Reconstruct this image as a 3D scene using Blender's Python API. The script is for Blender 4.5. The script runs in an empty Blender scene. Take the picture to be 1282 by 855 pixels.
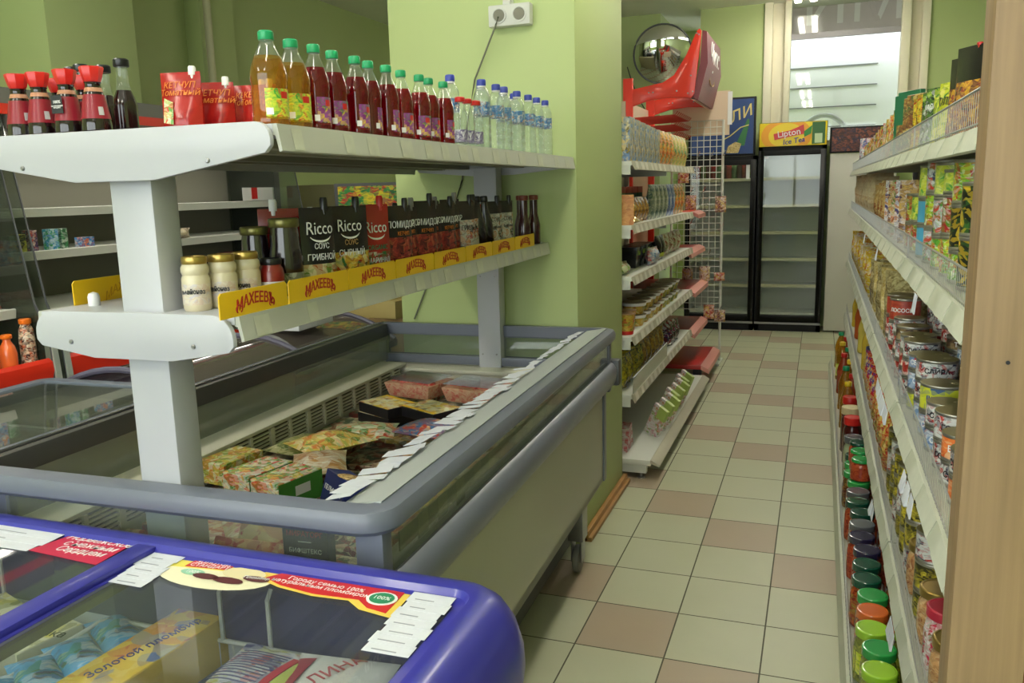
import bpy, bmesh, math, random
from mathutils import Vector, Matrix
R_ = math.radians
COL = bpy.context.scene.collection
random.seed(7)

# ------------------------------------------------------------------ camera (measured vanishing points of the aisle)
CX, CY, F, H = 641.0, 427.5, 1050.0, 1.5
def _dir(u, v): return Vector((u - CX, v - CY, F)).normalized()
Yc = _dir(1028, 228); Zc = -_dir(790, 6240)
Zc = (Zc - Yc * Zc.dot(Yc)).normalized(); Xc = Yc.cross(Zc)
cam = bpy.data.cameras.new('camera'); camo = bpy.data.objects.new('camera', cam); COL.objects.link(camo)
rows = (Xc, Yc, Zc)   # world axes in camera coordinates (x right, y down, z forward)
M = Matrix(((rows[0].x, -rows[0].y, -rows[0].z, 0), (rows[1].x, -rows[1].y, -rows[1].z, 0), (rows[2].x, -rows[2].y, -rows[2].z, H), (0, 0, 0, 1)))
camo.matrix_world = M
cam.sensor_width = 36; cam.lens = F * 36 / 1282.0; cam.clip_start = .02; cam.clip_end = 100
bpy.context.scene.camera = camo

# ------------------------------------------------------------------ materials
MAT = {}
def s2l(c): return tuple((x / 12.92 if x <= .04045 else ((x + .055) / 1.055) ** 2.4) for x in [v / 255. for v in c])
def mat(name, rgb, rough=.5, metal=0., spec=.5, noise=0., nscale=8., coat=0., emit=0., bump=0.):
    if name in MAT: return MAT[name]
    m = bpy.data.materials.new(name); m.use_nodes = True; nt = m.node_tree; b = nt.nodes['Principled BSDF']
    c = s2l(rgb) + (1,)
    b.inputs['Base Color'].default_value = c; b.inputs['Roughness'].default_value = rough
    b.inputs['Metallic'].default_value = metal; b.inputs['Specular IOR Level'].default_value = spec
    b.inputs['Coat Weight'].default_value = coat; b.inputs['Coat Roughness'].default_value = .08
    if emit: b.inputs['Emission Color'].default_value = c; b.inputs['Emission Strength'].default_value = emit
    if noise or bump:
        tc = nt.nodes.new('ShaderNodeTexCoord'); n = nt.nodes.new('ShaderNodeTexNoise'); n.inputs['Scale'].default_value = nscale
        n.inputs['Detail'].default_value = 4
        nt.links.new(tc.outputs['Object'], n.inputs['Vector'])
        if noise:
            mx = nt.nodes.new('ShaderNodeMix'); mx.data_type = 'RGBA'
            mx.inputs[6].default_value = tuple(x * (1 - noise) for x in c[:3]) + (1,)
            mx.inputs[7].default_value = tuple(min(1, x * (1 + noise)) for x in c[:3]) + (1,)
            nt.links.new(n.outputs['Fac'], mx.inputs[0]); nt.links.new(mx.outputs[2], b.inputs['Base Color'])
        if bump:
            bp = nt.nodes.new('ShaderNodeBump'); bp.inputs['Strength'].default_value = bump; bp.inputs['Distance'].default_value = .004
            nt.links.new(n.outputs['Fac'], bp.inputs['Height']); nt.links.new(bp.outputs[0], b.inputs['Normal'])
    MAT[name] = m; return m
def pmat(name, base, cols, scale=30., rough=.35, seed=0., stretch=(1, 1, 1), foil=0.):
    """printed packaging: irregular blocks of ink over a base colour"""
    if name in MAT: return MAT[name]
    m = bpy.data.materials.new(name); m.use_nodes = True; nt = m.node_tree; b = nt.nodes['Principled BSDF']; L = nt.links.new
    tc = nt.nodes.new('ShaderNodeTexCoord'); mp = nt.nodes.new('ShaderNodeMapping'); mp.inputs['Location'].default_value = (seed, seed * .7, seed * 1.3)
    mp.inputs['Scale'].default_value = stretch; L(tc.outputs['Object'], mp.inputs['Vector'])
    nz = nt.nodes.new('ShaderNodeTexNoise'); nz.inputs['Scale'].default_value = scale * .8; nz.inputs['Detail'].default_value = 1
    L(mp.outputs[0], nz.inputs['Vector'])
    ad = nt.nodes.new('ShaderNodeVectorMath'); ad.operation = 'MULTIPLY_ADD'
    ad.inputs[1].default_value = (.03, .03, .03); L(nz.outputs['Color'], ad.inputs[0]); L(mp.outputs[0], ad.inputs[2])
    v = nt.nodes.new('ShaderNodeTexVoronoi'); v.inputs['Scale'].default_value = scale * 1.7; L(ad.outputs[0], v.inputs['Vector'])
    sp = nt.nodes.new('ShaderNodeSeparateColor'); L(v.outputs['Color'], sp.inputs[0])
    rp = nt.nodes.new('ShaderNodeValToRGB'); rp.color_ramp.interpolation = 'CONSTANT'
    seq = []
    for c in cols: seq += [c]
    seq = [base] + seq
    n = len(seq); el = rp.color_ramp.elements
    w0 = .38; pos = [0] + [w0 + (1 - w0) * i / (n - 1) for i in range(n - 1)]
    while len(el) < n: el.new(.5)
    for i in range(n): el[i].position = pos[i]
    for i in range(n): el[i].color = s2l(seq[i]) + (1,)
    L(sp.outputs[0], rp.inputs[0])
    mp2 = nt.nodes.new('ShaderNodeMapping'); mp2.inputs['Scale'].default_value = (.55, .55, 1.7); L(ad.outputs[0], mp2.inputs['Vector'])
    v2 = nt.nodes.new('ShaderNodeTexVoronoi'); v2.inputs['Scale'].default_value = scale * 4.2; L(mp2.outputs[0], v2.inputs['Vector'])
    s2 = nt.nodes.new('ShaderNodeSeparateColor'); L(v2.outputs['Color'], s2.inputs[0])
    r2 = nt.nodes.new('ShaderNodeValToRGB'); r2.color_ramp.interpolation = 'CONSTANT'; e2 = r2.color_ramp.elements
    while len(e2) < n: e2.new(.5)
    for i in range(n): e2[i].position = pos[i]
    for i in range(n): e2[i].color = s2l(seq[(i + 1) % n]) + (1,)
    L(s2.outputs[1], r2.inputs[0]); mx = nt.nodes.new('ShaderNodeMix'); mx.data_type = 'RGBA'; mx.inputs[0].default_value = .42
    L(rp.outputs[0], mx.inputs[6]); L(r2.outputs[0], mx.inputs[7]); L(mx.outputs[2], b.inputs['Base Color'])
    b.inputs['Roughness'].default_value = rough; b.inputs['Metallic'].default_value = foil
    MAT[name] = m; return m
def glass(name, tint=(235, 240, 235), refl=1.0, diff=0., dcol=(200, 200, 200), rough=.02):
    """thin clear pane / tinted liquid: transparent + fresnel reflection (+ a little body colour)"""
    if name in MAT: return MAT[name]
    m = bpy.data.materials.new(name); m.use_nodes = True; nt = m.node_tree; nt.nodes.remove(nt.nodes['Principled BSDF']); L = nt.links.new
    out = nt.nodes['Material Output']; tr = nt.nodes.new('ShaderNodeBsdfTransparent'); tr.inputs[0].default_value = s2l(tint) + (1,)
    gl = nt.nodes.new('ShaderNodeBsdfGlossy'); gl.inputs['Roughness'].default_value = rough
    lw = nt.nodes.new('ShaderNodeLayerWeight'); pw = nt.nodes.new('ShaderNodeMath'); pw.operation = 'POWER'; pw.inputs[1].default_value = 4.5; L(lw.outputs['Facing'], pw.inputs[0])
    fr = nt.nodes.new('ShaderNodeMath'); fr.operation = 'MULTIPLY_ADD'; fr.inputs[1].default_value = .95; fr.inputs[2].default_value = .035; L(pw.outputs[0], fr.inputs[0])
    src = tr.outputs[0]
    if diff:
        d = nt.nodes.new('ShaderNodeBsdfDiffuse'); d.inputs[0].default_value = s2l(dcol) + (1,)
        mx = nt.nodes.new('ShaderNodeMixShader'); mx.inputs[0].default_value = diff; L(tr.outputs[0], mx.inputs[1]); L(d.outputs[0], mx.inputs[2]); src = mx.outputs[0]
    ml = nt.nodes.new('ShaderNodeMath'); ml.operation = 'MULTIPLY'; ml.inputs[1].default_value = refl; ml.use_clamp = True; L(fr.outputs[0], ml.inputs[0])
    m2 = nt.nodes.new('ShaderNodeMixShader'); L(ml.outputs[0], m2.inputs[0]); L(src, m2.inputs[1]); L(gl.outputs[0], m2.inputs[2])
    L(m2.outputs[0], out.inputs[0]); MAT[name] = m; return m

# ------------------------------------------------------------------ mesh building
class MB:
    def __init__(s): s.v = []; s.f = []; s.m = []; s.s = []
    def add(s, vs, fs, m=0, sm=False):
        o = len(s.v); s.v += [tuple(v) for v in vs]
        for f in fs: s.f.append([i + o for i in f]); s.m.append(m); s.s.append(sm)
        return s
    def box(s, x0, x1, y0, y1, z0, z1, m=0):
        v = [(x, y, z) for z in (z0, z1) for y in (y0, y1) for x in (x0, x1)]
        return s.add(v, [(0, 2, 3, 1), (4, 5, 7, 6), (0, 1, 5, 4), (2, 6, 7, 3), (0, 4, 6, 2), (1, 3, 7, 5)], m)
    def prism(s, poly, axis, a, b, m=0, sm=False):
        """poly in the two other axes (x: (y,z)  y: (x,z)  z: (x,y))"""
        def P(p, t): return {'x': (t, p[0], p[1]), 'y': (p[0], t, p[1]), 'z': (p[0], p[1], t)}[axis]
        n = len(poly); v = [P(p, a) for p in poly] + [P(p, b) for p in poly]
        s.add(v, [(i, (i + 1) % n, n + (i + 1) % n, n + i) for i in range(n)], m, sm)
        s.add(v, [tuple(range(n))[::-1], tuple(range(n, 2 * n))], m)
        return s
    def lathe(s, prof, n=24, cx=0, cy=0, m=0, sm=True, cap=True, a0=0, a1=2 * math.pi):
        """prof: list of (r, z) or (r, z, mat of the band above)"""
        full = abs(a1 - a0 - 2 * math.pi) < 1e-6; k = n if full else n + 1; v = []
        for p in prof:
            for i in range(k):
                a = a0 + (a1 - a0) * i / n; v.append((cx + p[0] * math.cos(a), cy + p[0] * math.sin(a), p[1]))
        o = len(s.v); s.v += v
        for j in range(len(prof) - 1):
            mm = prof[j][2] if len(prof[j]) > 2 else m
            for i in range(n):
                i2 = (i + 1) % k if full else i + 1
                s.f.append([o + j * k + i, o + j * k + i2, o + (j + 1) * k + i2, o + (j + 1) * k + i]); s.m.append(mm); s.s.append(sm)
        if cap and full:
            if prof[0][0] > 1e-4: s.f.append([o + i for i in range(n)][::-1]); s.m.append(prof[0][2] if len(prof[0]) > 2 else m); s.s.append(False)
            if prof[-1][0] > 1e-4:
                s.f.append([o + (len(prof) - 1) * k + i for i in range(n)]); s.m.append(prof[-1][2] if len(prof[-1]) > 2 else m); s.s.append(False)
        return s
    def tube(s, pts, r, n=8, m=0, closed=False):
        pts = [Vector(p) for p in pts]; N = len(pts); rings = []
        for i, p in enumerate(pts):
            a = pts[i - 1] if (i > 0 or closed) else p; b = pts[(i + 1) % N] if (i < N - 1 or closed) else p
            t = (b - a).normalized(); up = Vector((0, 0, 1)) if abs(t.z) < .95 else Vector((1, 0, 0))
            e1 = t.cross(up).normalized(); e2 = e1.cross(t); rr = r[i] if isinstance(r, (list, tuple)) else r
            rings.append([p + (e1 * math.cos(2 * math.pi * k / n) + e2 * math.sin(2 * math.pi * k / n)) * rr for k in range(n)])
        v = [q for g in rings for q in g]; f = []
        for i in range(N if closed else N - 1):
            i2 = (i + 1) % N
            for k in range(n): f.append((i * n + k, i * n + (k + 1) % n, i2 * n + (k + 1) % n, i2 * n + k))
        s.add(v, f, m, True)
        if not closed: s.add(rings[0], [tuple(range(n))[::-1]], m); s.add(rings[-1], [tuple(range(n))], m)
        return s
    def ring(s, path, prof, m=0, sm=True, closed=True):
        """sweep a closed profile (outward offset, z) round a horizontal path with mitres"""
        N = len(path); v = []; K = len(prof)
        for i in range(N):
            p = Vector(path[i]); a = Vector(path[i - 1]) if (closed or i > 0) else None; b = Vector(path[(i + 1) % N]) if (closed or i < N - 1) else None
            d1 = (p - a).normalized() if a is not None else (b - p).normalized(); d2 = (b - p).normalized() if b is not None else d1
            n1 = Vector((d1.y, -d1.x)); n2 = Vector((d2.y, -d2.x)); nn = (n1 + n2).normalized(); sc = 1 / max(.4, nn.dot(n1))
            for o, z in prof: v.append((p.x + nn.x * o * sc, p.y + nn.y * o * sc, z))
        f = []
        for i in range(N if closed else N - 1):
            i2 = (i + 1) % N
            for k in range(K): k2 = (k + 1) % K; f.append((i * K + k, i2 * K + k, i2 * K + k2, i * K + k2))
        s.add(v, f, m, sm)
        if not closed: s.add(v[:K], [tuple(range(K))], m); s.add(v[-K:], [tuple(range(K))[::-1]], m)
        return s
    def xf(s, mtx):
        s.v = [tuple(mtx @ Vector(v)) for v in s.v]; return s
    def mesh(s, name, mats, bevel=0., seg=2):
        me = bpy.data.meshes.new(name); me.from_pydata(s.v, [], s.f)
        for mm in (mats if isinstance(mats, (list, tuple)) else [mats]): me.materials.append(mm)
        for i, p in enumerate(me.polygons): p.material_index = s.m[i]; p.use_smooth = s.s[i]
        bm = bmesh.new(); bm.from_mesh(me)
        bmesh.ops.remove_doubles(bm, verts=bm.verts, dist=1e-5)
        bmesh.ops.recalc_face_normals(bm, faces=bm.faces)
        if bevel:
            ed = [e for e in bm.edges if len(e.link_faces) == 2 and e.calc_face_angle(0) > .6]
            bmesh.ops.bevel(bm, geom=ed, offset=bevel, segments=seg, profile=.6, affect='EDGES')
        bm.to_mesh(me); bm.free(); me.set_sharp_from_angle(angle=R_(38)); return me
    def build(s, name, mats, parent=None, bevel=0., loc=None, seg=2):
        return place(name, s.mesh(name, mats, bevel, seg), parent, loc)
def place(name, me, parent=None, loc=None, rz=0., sc=None):
    o = bpy.data.objects.new(name, me); COL.objects.link(o); o.parent = parent
    if loc is not None: o.location = loc
    if rz: o.rotation_euler.z = rz
    if sc: o.scale = sc
    return o
def tag(o, label, cat, group=None, kind=None):
    if label: o['label'] = label
    if cat: o['category'] = cat
    if group: o['group'] = group
    if kind: o['kind'] = kind
    return o
def empty(name, loc=(0, 0, 0), rz=0.):
    o = bpy.data.objects.new(name, None); COL.objects.link(o); o.location = loc; o.rotation_euler = (0, 0, rz); o.empty_display_size = .05; return o
def thing(name, label, cat, loc=(0, 0, 0), rz=0., group=None): return tag(empty(name, loc, rz), label, cat, group)
def inst(proto, label, cat, loc, rz=0., group=None, sc=None, rot=None):
    """a thing made of an own mesh plus parts: proto = (name, mesh, [(part name, mesh, [sub-parts])...]); mesh may be None"""
    r = place(proto[0], proto[1], None, loc, rz, sc)
    if rot: r.rotation_euler = rot
    for p in proto[2]:
        c = place(p[0], p[1], r)
        if len(p) > 2:
            for q in p[2]: place(q[0], q[1], c)
    return tag(r, label, cat, group)
def rr(x0, y0, x1, y1, r, seg=5):
    p = []
    for cx, cy, a in ((x1 - r, y0 + r, -90), (x1 - r, y1 - r, 0), (x0 + r, y1 - r, 90), (x0 + r, y0 + r, 180)):
        for i in range(seg + 1): t = R_(a + 90 * i / seg); p.append((cx + r * math.cos(t), cy + r * math.sin(t)))
    return p
FM = {'-y': Matrix.Rotation(R_(90), 4, 'X'), 'z': Matrix.Identity(4)}
FM['x'] = Matrix.Rotation(R_(90), 4, 'Z') @ FM['-y']; FM['-x'] = Matrix.Rotation(R_(-90), 4, 'Z') @ FM['-y']
FM['y'] = Matrix.Rotation(R_(180), 4, 'Z') @ FM['-y']
def text(s, size, m, face='x', ext=.0004, shear=0., bend=0., sx=1., rot=0., bold=0., spacing=1.):
    """lettering as a mesh, centred, facing the named direction"""
    cu = bpy.data.curves.new('lettering', 'FONT'); cu.body = s; cu.size = size; cu.align_x = 'CENTER'; cu.align_y = 'CENTER'
    cu.extrude = ext; cu.shear = shear; cu.resolution_u = 2; cu.offset = bold; cu.space_character = spacing; cu.space_line = .85
    o = bpy.data.objects.new('lettering', cu); COL.objects.link(o)
    me = bpy.data.meshes.new_from_object(o); bpy.data.objects.remove(o); bpy.data.curves.remove(cu)
    me.materials.clear(); me.materials.append(m)
    for v in me.vertices:
        v.co.x *= sx; v.co.y -= bend * v.co.x * v.co.x
    me.transform(FM[face] @ Matrix.Rotation(rot, 4, 'Z')); return me
def quadpatch(pts, z, name, m, parent, t=.0006):
    b = MB(); b.prism([(p[0], p[1]) for p in pts], 'z', z, z + t); return b.build(name, m, parent)
def pillow(w, h, t, nx=8, nz=10, foot=.0, crimp=.06, wrinkle=.0, mat_i=(0, 1), seed=0, lean=0.):
    """soft pack standing up: width along x, height z, thickness y; foot>0 gives a stand-up base"""
    rnd = random.Random(seed); b = MB(); F_, B_ = [], []
    for j in range(nz + 1):
        q = j / nz
        for i in range(nx + 1):
            p = -1 + 2 * i / nx
            e = max(0, 1 - abs(p) ** 3)
            if foot: g = min(1, (1 - q) * 1.15 + .02) ** .8 * (1 if q > 0 else .9)
            else: g = max(0, min(1, min(q, 1 - q) / .35 - crimp)) ** .6
            th = t / 2 * (e * g if not foot else (e * .85 + .15 * g) * g) + .0006
            w_ = w / 2 * (1 - .04 * e * 0 - (.05 * g if not foot else 0))
            x = p * w_; z = q * h; y = th + wrinkle * (rnd.random() - .5) * g * e
            F_.append((x, -y + lean * z, z)); B_.append((x, y + lean * z, z))
    k = nx + 1
    f = [(j * k + i, j * k + i + 1, (j + 1) * k + i + 1, (j + 1) * k + i) for j in range(nz) for i in range(nx)]
    b.add(F_, f, mat_i[0], True); b.add(B_, [x[::-1] for x in f], mat_i[1], True)
    o = len(F_)
    allv = F_ + B_; rim = []
    bd = [i for i in range(k)] + [j * k + nx for j in range(1, nz + 1)] + [nz * k + i for i in range(nx - 1, -1, -1)] + [j * k for j in range(nz - 1, 0, -1)]
    for a in range(len(bd)): c = bd[a]; d = bd[(a + 1) % len(bd)]; rim.append((c, c + o, d + o, d))
    b.add(allv, rim, mat_i[0]); return b
def thick(w, h, t, foot, x, z):
    q = min(1, max(0, z / h)); p = min(1, abs(2 * x / w)); e = max(0, 1 - p ** 3)
    if foot: g = min(1, (1 - q) * 1.15 + .02) ** .8; return t / 2 * (e * .85 + .15 * g) * g + .0006
    g = max(0, min(1, min(q, 1 - q) / .35 - .06)) ** .6; return t / 2 * e * g + .0006
def drape(me, w, h, t, foot, lean=0.):
    bm = bmesh.new(); bm.from_mesh(me)
    for _ in range(3):
        ed = [e for e in bm.edges if e.calc_length() > .014]
        if ed: bmesh.ops.subdivide_edges(bm, edges=ed, cuts=1, use_grid_fill=True)
    ym = max(v.co.y for v in bm.verts)
    for v in bm.verts: v.co.y = -thick(w, h, t, foot, v.co.x, v.co.z) - .0022 - min(.0008, ym - v.co.y) + lean * v.co.z
    bm.to_mesh(me); bm.free()
def pbox(w, d, h, m=0): return MB().box(-w / 2, w / 2, -d / 2, d / 2, 0, h, m)
ORD = ['', 'first', 'second', 'third', 'fourth', 'fifth', 'sixth', 'seventh', 'eighth', 'ninth', 'tenth', 'eleventh', 'twelfth', 'thirteenth', 'fourteenth', 'fifteenth', 'sixteenth', 'seventeenth', 'eighteenth', 'nineteenth', 'twentieth']
def nth(i):
    if i < len(ORD): return ORD[i]
    return 'twenty-' + ORD[i - 20] if i < 30 else ('thirtieth' if i == 30 else 'thirty-' + ORD[i - 30])

# island frame (the freezer island stands 1.5 degrees askew)
TH = R_(1.5); OX, OY = -.70, 1.22
def W(u, v, z=0.): return (OX + u * math.cos(TH) - v * math.sin(TH), OY + u * math.sin(TH) + v * math.cos(TH), z)

WHITE = mat('white_enamel', (181, 183, 190), .35, noise=.03, nscale=3)
WHITE2 = mat('white_plastic', (196, 197, 192), .45)
GREY = mat('grey_plastic', (106, 111, 126), .3, noise=.05, nscale=5)
DGREY = mat('dark_grey_plastic', (78, 80, 84), .4)
BLACK = mat('black_plastic', (14, 14, 16), .4)
STEEL = mat('steel', (150, 150, 150), .3, .9)
CHROME = mat('chrome', (200, 200, 200), .18, 1.)
PAPER = mat('paper', (206, 210, 220), .7, noise=.08, nscale=60)
FILM = glass('clear_film', (225, 232, 225), 1.6, .35, (175, 182, 170), .15)
PANE = glass('window_pane', (246, 249, 247), 1.0)
PANE2 = glass('freezer_glass', (238, 243, 240), 1.2, .13, (186, 190, 176))  # greyish diffuse share stands in for light reflected in the panes
LAMP, SKY, EXPO = 17., 3.6, 0.80
SOX, SOZ = -1.155, 2.165
CORD = [(-1.197, 3.195, 2.16), (-1.205, 3.19, 2.13), (-1.314, 3.225, 1.938), (-1.36, 3.23, 1.75), (-1.388, 3.235, 1.547), (-1.48, 3.235, 1.3), (-1.577, 3.235, 1.09), (-1.637, 3.235, .96)]
SW0, SW1, SW2 = 1.03, 1.085, 1.145
WATERS = [(-.275, 1.06), (-.232, 1.20), (-.255, 1.258), (-.232, 1.33), (-.232, 1.405), (-.255, 1.465), (-.232, 1.54), (-.262, 1.60), (-.232, 1.668), (-.232, 1.77), (-.232, 1.88)]
# ------------------------------------------------------------------ the setting
def struct(o, label=None): o['kind'] = 'structure'; return o
LIME = mat('lime_paint', (172, 187, 128), .6, noise=.04, nscale=1.5, bump=.05)
# floor tiles: procedural grid with grout and scattered beige tiles
def floor_mat():
    m = bpy.data.materials.new('floor_tiles'); m.use_nodes = True; nt = m.node_tree; L = nt.links.new; b = nt.nodes['Principled BSDF']
    tc = nt.nodes.new('ShaderNodeTexCoord'); sp = nt.nodes.new('ShaderNodeSeparateXYZ'); L(tc.outputs['Object'], sp.inputs[0])
    def math_(op, a, bb=None, cc=None):
        n = nt.nodes.new('ShaderNodeMath'); n.operation = op
        for i, x in enumerate((a, bb, cc)):
            if x is None: continue
            if hasattr(x, 'is_linked') or hasattr(x, 'node'): L(x, n.inputs[i])
            else: n.inputs[i].default_value = x
        return n.outputs[0]
    tx = math_('DIVIDE', math_('ADD', sp.outputs[0], .1235 + 5.95), .2975); ty = math_('DIVIDE', math_('ADD', sp.outputs[1], -2.490 + 6.1), .305)
    fx, fy = math_('FRACT', tx), math_('FRACT', ty); ix, iy = math_('FLOOR', tx), math_('FLOOR', ty)
    def edge(f): return math_('MINIMUM', f, math_('SUBTRACT', 1., f))
    g = math_('LESS_THAN', math_('MINIMUM', edge(fx), edge(fy)), .0085)
    # beige tiles lie on a regular offset: one in four, shifting each column
    a = math_('ADD', iy, math_('MULTIPLY', ix, 1.)); 
    md = math_('FLOORED_MODULO', math_('ADD', a, PH), 4.)
    beige = math_('LESS_THAN', md, .5)
    nz = nt.nodes.new('ShaderNodeTexNoise'); nz.inputs['Scale'].default_value = 5; nz.inputs['Detail'].default_value = 6; L(tc.outputs['Object'], nz.inputs['Vector'])
    def mix(fac, c1, c2):
        n = nt.nodes.new('ShaderNodeMix'); n.data_type = 'RGBA'
        if hasattr(fac, 'node'): L(fac, n.inputs[0])
        else: n.inputs[0].default_value = fac
        for i, c in ((6, c1), (7, c2)):
            if hasattr(c, 'node'): L(c, n.inputs[i])
            else: n.inputs[i].default_value = s2l(c) + (1,)
        return n.outputs[2]
    wn = nt.nodes.new('ShaderNodeTexWhiteNoise'); wn.noise_dimensions = '2D'; cb = nt.nodes.new('ShaderNodeCombineXYZ'); L(ix, cb.inputs[0]); L(iy, cb.inputs[1]); L(cb.outputs[0], wn.inputs['Vector'])
    lt = mix(wn.outputs['Value'], (176, 178, 150), (186, 188, 160)); bt = mix(nz.outputs['Fac'], (166, 148, 126), (176, 160, 138))
    lt = mix(nz.outputs['Fac'], lt, (190, 192, 164))
    tile = mix(beige, lt, bt); col = mix(g, tile, (84, 82, 66))
    L(col, b.inputs['Base Color']); rg = math_('MULTIPLY_ADD', nz.outputs['Fac'], .2, .28); L(math_('MAXIMUM', rg, math_('MULTIPLY', g, .8)), b.inputs['Roughness'])
    bp = nt.nodes.new('ShaderNodeBump'); bp.inputs['Strength'].default_value = .5; bp.inputs['Distance'].default_value = .002
    L(math_('SUBTRACT', 1., g), bp.inputs['Height']); L(bp.outputs[0], b.inputs['Normal'])
    return m
PH = 2.
XL, XR, YB, YW, ZC = -4.5, 1.6, -2.6, 9.35, 3.3
struct(MB().box(XL - .2, XR + .2, YB - .2, YW + 2.2, -.1, 0).build('floor', floor_mat()))
CEIL = mat('ceiling_tile_white', (236, 237, 228), .8, noise=.02, nscale=3)
struct(MB().box(XL - .2, XR + .2, YB - .2, YW + 2.2, ZC, ZC + .1).build('ceiling', CEIL))
struct(MB().box(XL - .2, XL, YB, YW + 2.2, 0, ZC).build('wall_left', LIME))
struct(MB().box(XR, XR + .2, YB, YW + 2.2, 0, ZC).build('wall_right', LIME))
b = MB(); b.box(XL - .2, XR + .2, YB - .2, YB, 0, .9); b.box(XL - .2, XR + .2, YB - .2, YB, 2.9, ZC); b.box(XL - .2, -4.0, YB - .2, YB, .9, 2.9); b.box(1.2, XR + .2, YB - .2, YB, .9, 2.9); struct(b.build('wall_back', LIME))
b = MB()
for x in (-4.0, -2.3, -.6, 1.14): b.box(x, x + .06, YB - .15, YB - .05, .9, 2.9)
b.box(-4.0, 1.2, YB - .15, YB - .05, .9, .96); b.box(-4.0, 1.2, YB - .15, YB - .05, 2.84, 2.9)
w2 = struct(b.build('window_2', mat('cream_frame', (226, 220, 196), .5))); MB().box(-4.0, 1.2, YB - .105, YB - .10, .9, 2.9).build('window_glass', PANE, w2)
def portal(x0, x1, y, z0, z1, d):
    l = bpy.data.lights.new('window_portal', 'AREA'); l.shape = 'RECTANGLE'; l.size = x1 - x0; l.size_y = z1 - z0; l.cycles.is_portal = True
    o = bpy.data.objects.new('window_portal', l); COL.objects.link(o); o.location = ((x0 + x1) / 2, y, (z0 + z1) / 2); o.rotation_euler = (R_(90 if d > 0 else -90), 0, 0)
portal(-4.0, 1.2, YB - .16, .9, 2.9, 1); portal(-.6, .93, 9.35 + .5, 1.86, 3.3, -1)
# far wall: left part, a narrow niche invented to give a dim band, right part with the window opening
struct(MB().box(XL, -1.665, YW, YW + 1.3, 0, ZC).build('wall_far_left', LIME))
WX0, WX1, WZ0 = -.60, .93, 1.86
b = MB(); b.box(-1.245, WX0, YW, YW + .5, 0, ZC); b.box(WX0, WX1, YW, YW + .5, 0, WZ0); b.box(WX1, XR, YW, YW + .5, 0, ZC)
struct(b.build('wall_far_right', LIME))
struct(MB().box(-1.665, -1.245, YW + 1.2, YW + 1.3, 0, ZC).build('wall_niche', LIME))
# the square pillar in the room and its wooden skirting
struct(MB().box(-1.70, -.905, 3.245, 4.06, 0, ZC).build('wall_pillar', LIME, bevel=.004))
WOODY = mat('golden_wood', (172, 128, 70), .45, noise=.2, nscale=12)
struct(MB().box(-.905, -.885, 3.30, 4.09, 0, .045).box(-.905, -.870, 3.30, 4.09, 0, .02).build('baseboard_pillar', WOODY, bevel=.003))
# second pillar by the left wall and a slim pilaster with a pipe
struct(MB().box(-4.5, -4.0, 3.66, 4.31, 0, ZC).build('wall_left_pillar', LIME, bevel=.004))
struct(MB().box(-4.5, -4.36, 5.36, 5.75, 0, ZC).build('wall_left_pilaster', LIME, bevel=.004))
tag(MB().tube([(-4.30, 5.37, 0), (-4.30, 5.37, ZC)], .028, 12).build('wall_pipe', mat('pipe_paint', (190, 188, 150), .5)), 'pale painted pipe running up the green wall beyond the wall coolers', 'pipe')
# window
CREAM = mat('cream_frame', (226, 220, 196), .5)
b = MB()
for x0, x1 in ((-.60, -.52), (-.40, -.34), (.68, .76), (.86, .93)): b.box(x0, x1, YW - .03, YW + .12, WZ0, ZC)
b.box(-.52, -.40, YW + .05, YW + .12, WZ0, ZC); b.box(.76, .86, YW + .05, YW + .12, WZ0, ZC)
b.box(-.34, .68, YW, YW + .1, WZ0, WZ0 + .06)
w = struct(b.build('window_1', CREAM, bevel=.004))
MB().box(-.34, .68, YW + .06, YW + .07, WZ0 + .06, ZC).build('window_glass', PANE, w)
MB().box(-.34, .68, YW + .045, YW + .085, 2.93, 2.985).build('window_bar', mat('window_bar_grey', (150, 146, 150), .5), w)
# outside the window: a pale hoarding with thin joints and the back of a banner with big letters
HOARD = mat('pale_hoarding', (236, 236, 240), .8)
t = thing('outside_fence', 'bright pale boarded fence seen outside through the window', 'fence', (0, 0, 0))
b = MB(); b.box(-3, 4, YW + 2.6, YW + 2.7, 0, 3.7); b.build('fence_boards', HOARD, t)
b = MB()
for z in (2.2, 2.45, 2.7, 2.95): b.box(-3, .62, YW + 2.585, YW + 2.6, z, z + .012)
b.build('board_joint', mat('joint_grey', (120, 120, 126), .8), t)
b = MB(); pts = [(.30, YW + 2.0, 0)] + [(.30 * math.cos(R_(a)), YW + 2.0, 1.95 + .36 * math.sin(R_(a))) for a in range(0, 181, 12)] + [(-.30, YW + 2.0, 0)]
b.tube(pts, .03, 8); tag(b.build('outside_arch', mat('arch_grey', (190, 190, 200), .6)), 'faint grey arch standing outside the window in front of the fence', 'arch')
t = thing('outside_banner', 'greyish banner with large pale letters seen from behind through the window top', 'banner', (0, YW + .4, 0))
MB().box(-.55, .9, 0, .01, 3.02, 3.6).build('banner_cloth', mat('banner_mauve', (204, 190, 198), .8), t)
place('lettering', text('ИМ', .62, mat('banner_pale', (236, 230, 236), .8), 'y', .002, sx=1.), t, (.25, -.004, 3.3)).rotation_euler = (0, 0, math.pi)

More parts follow.
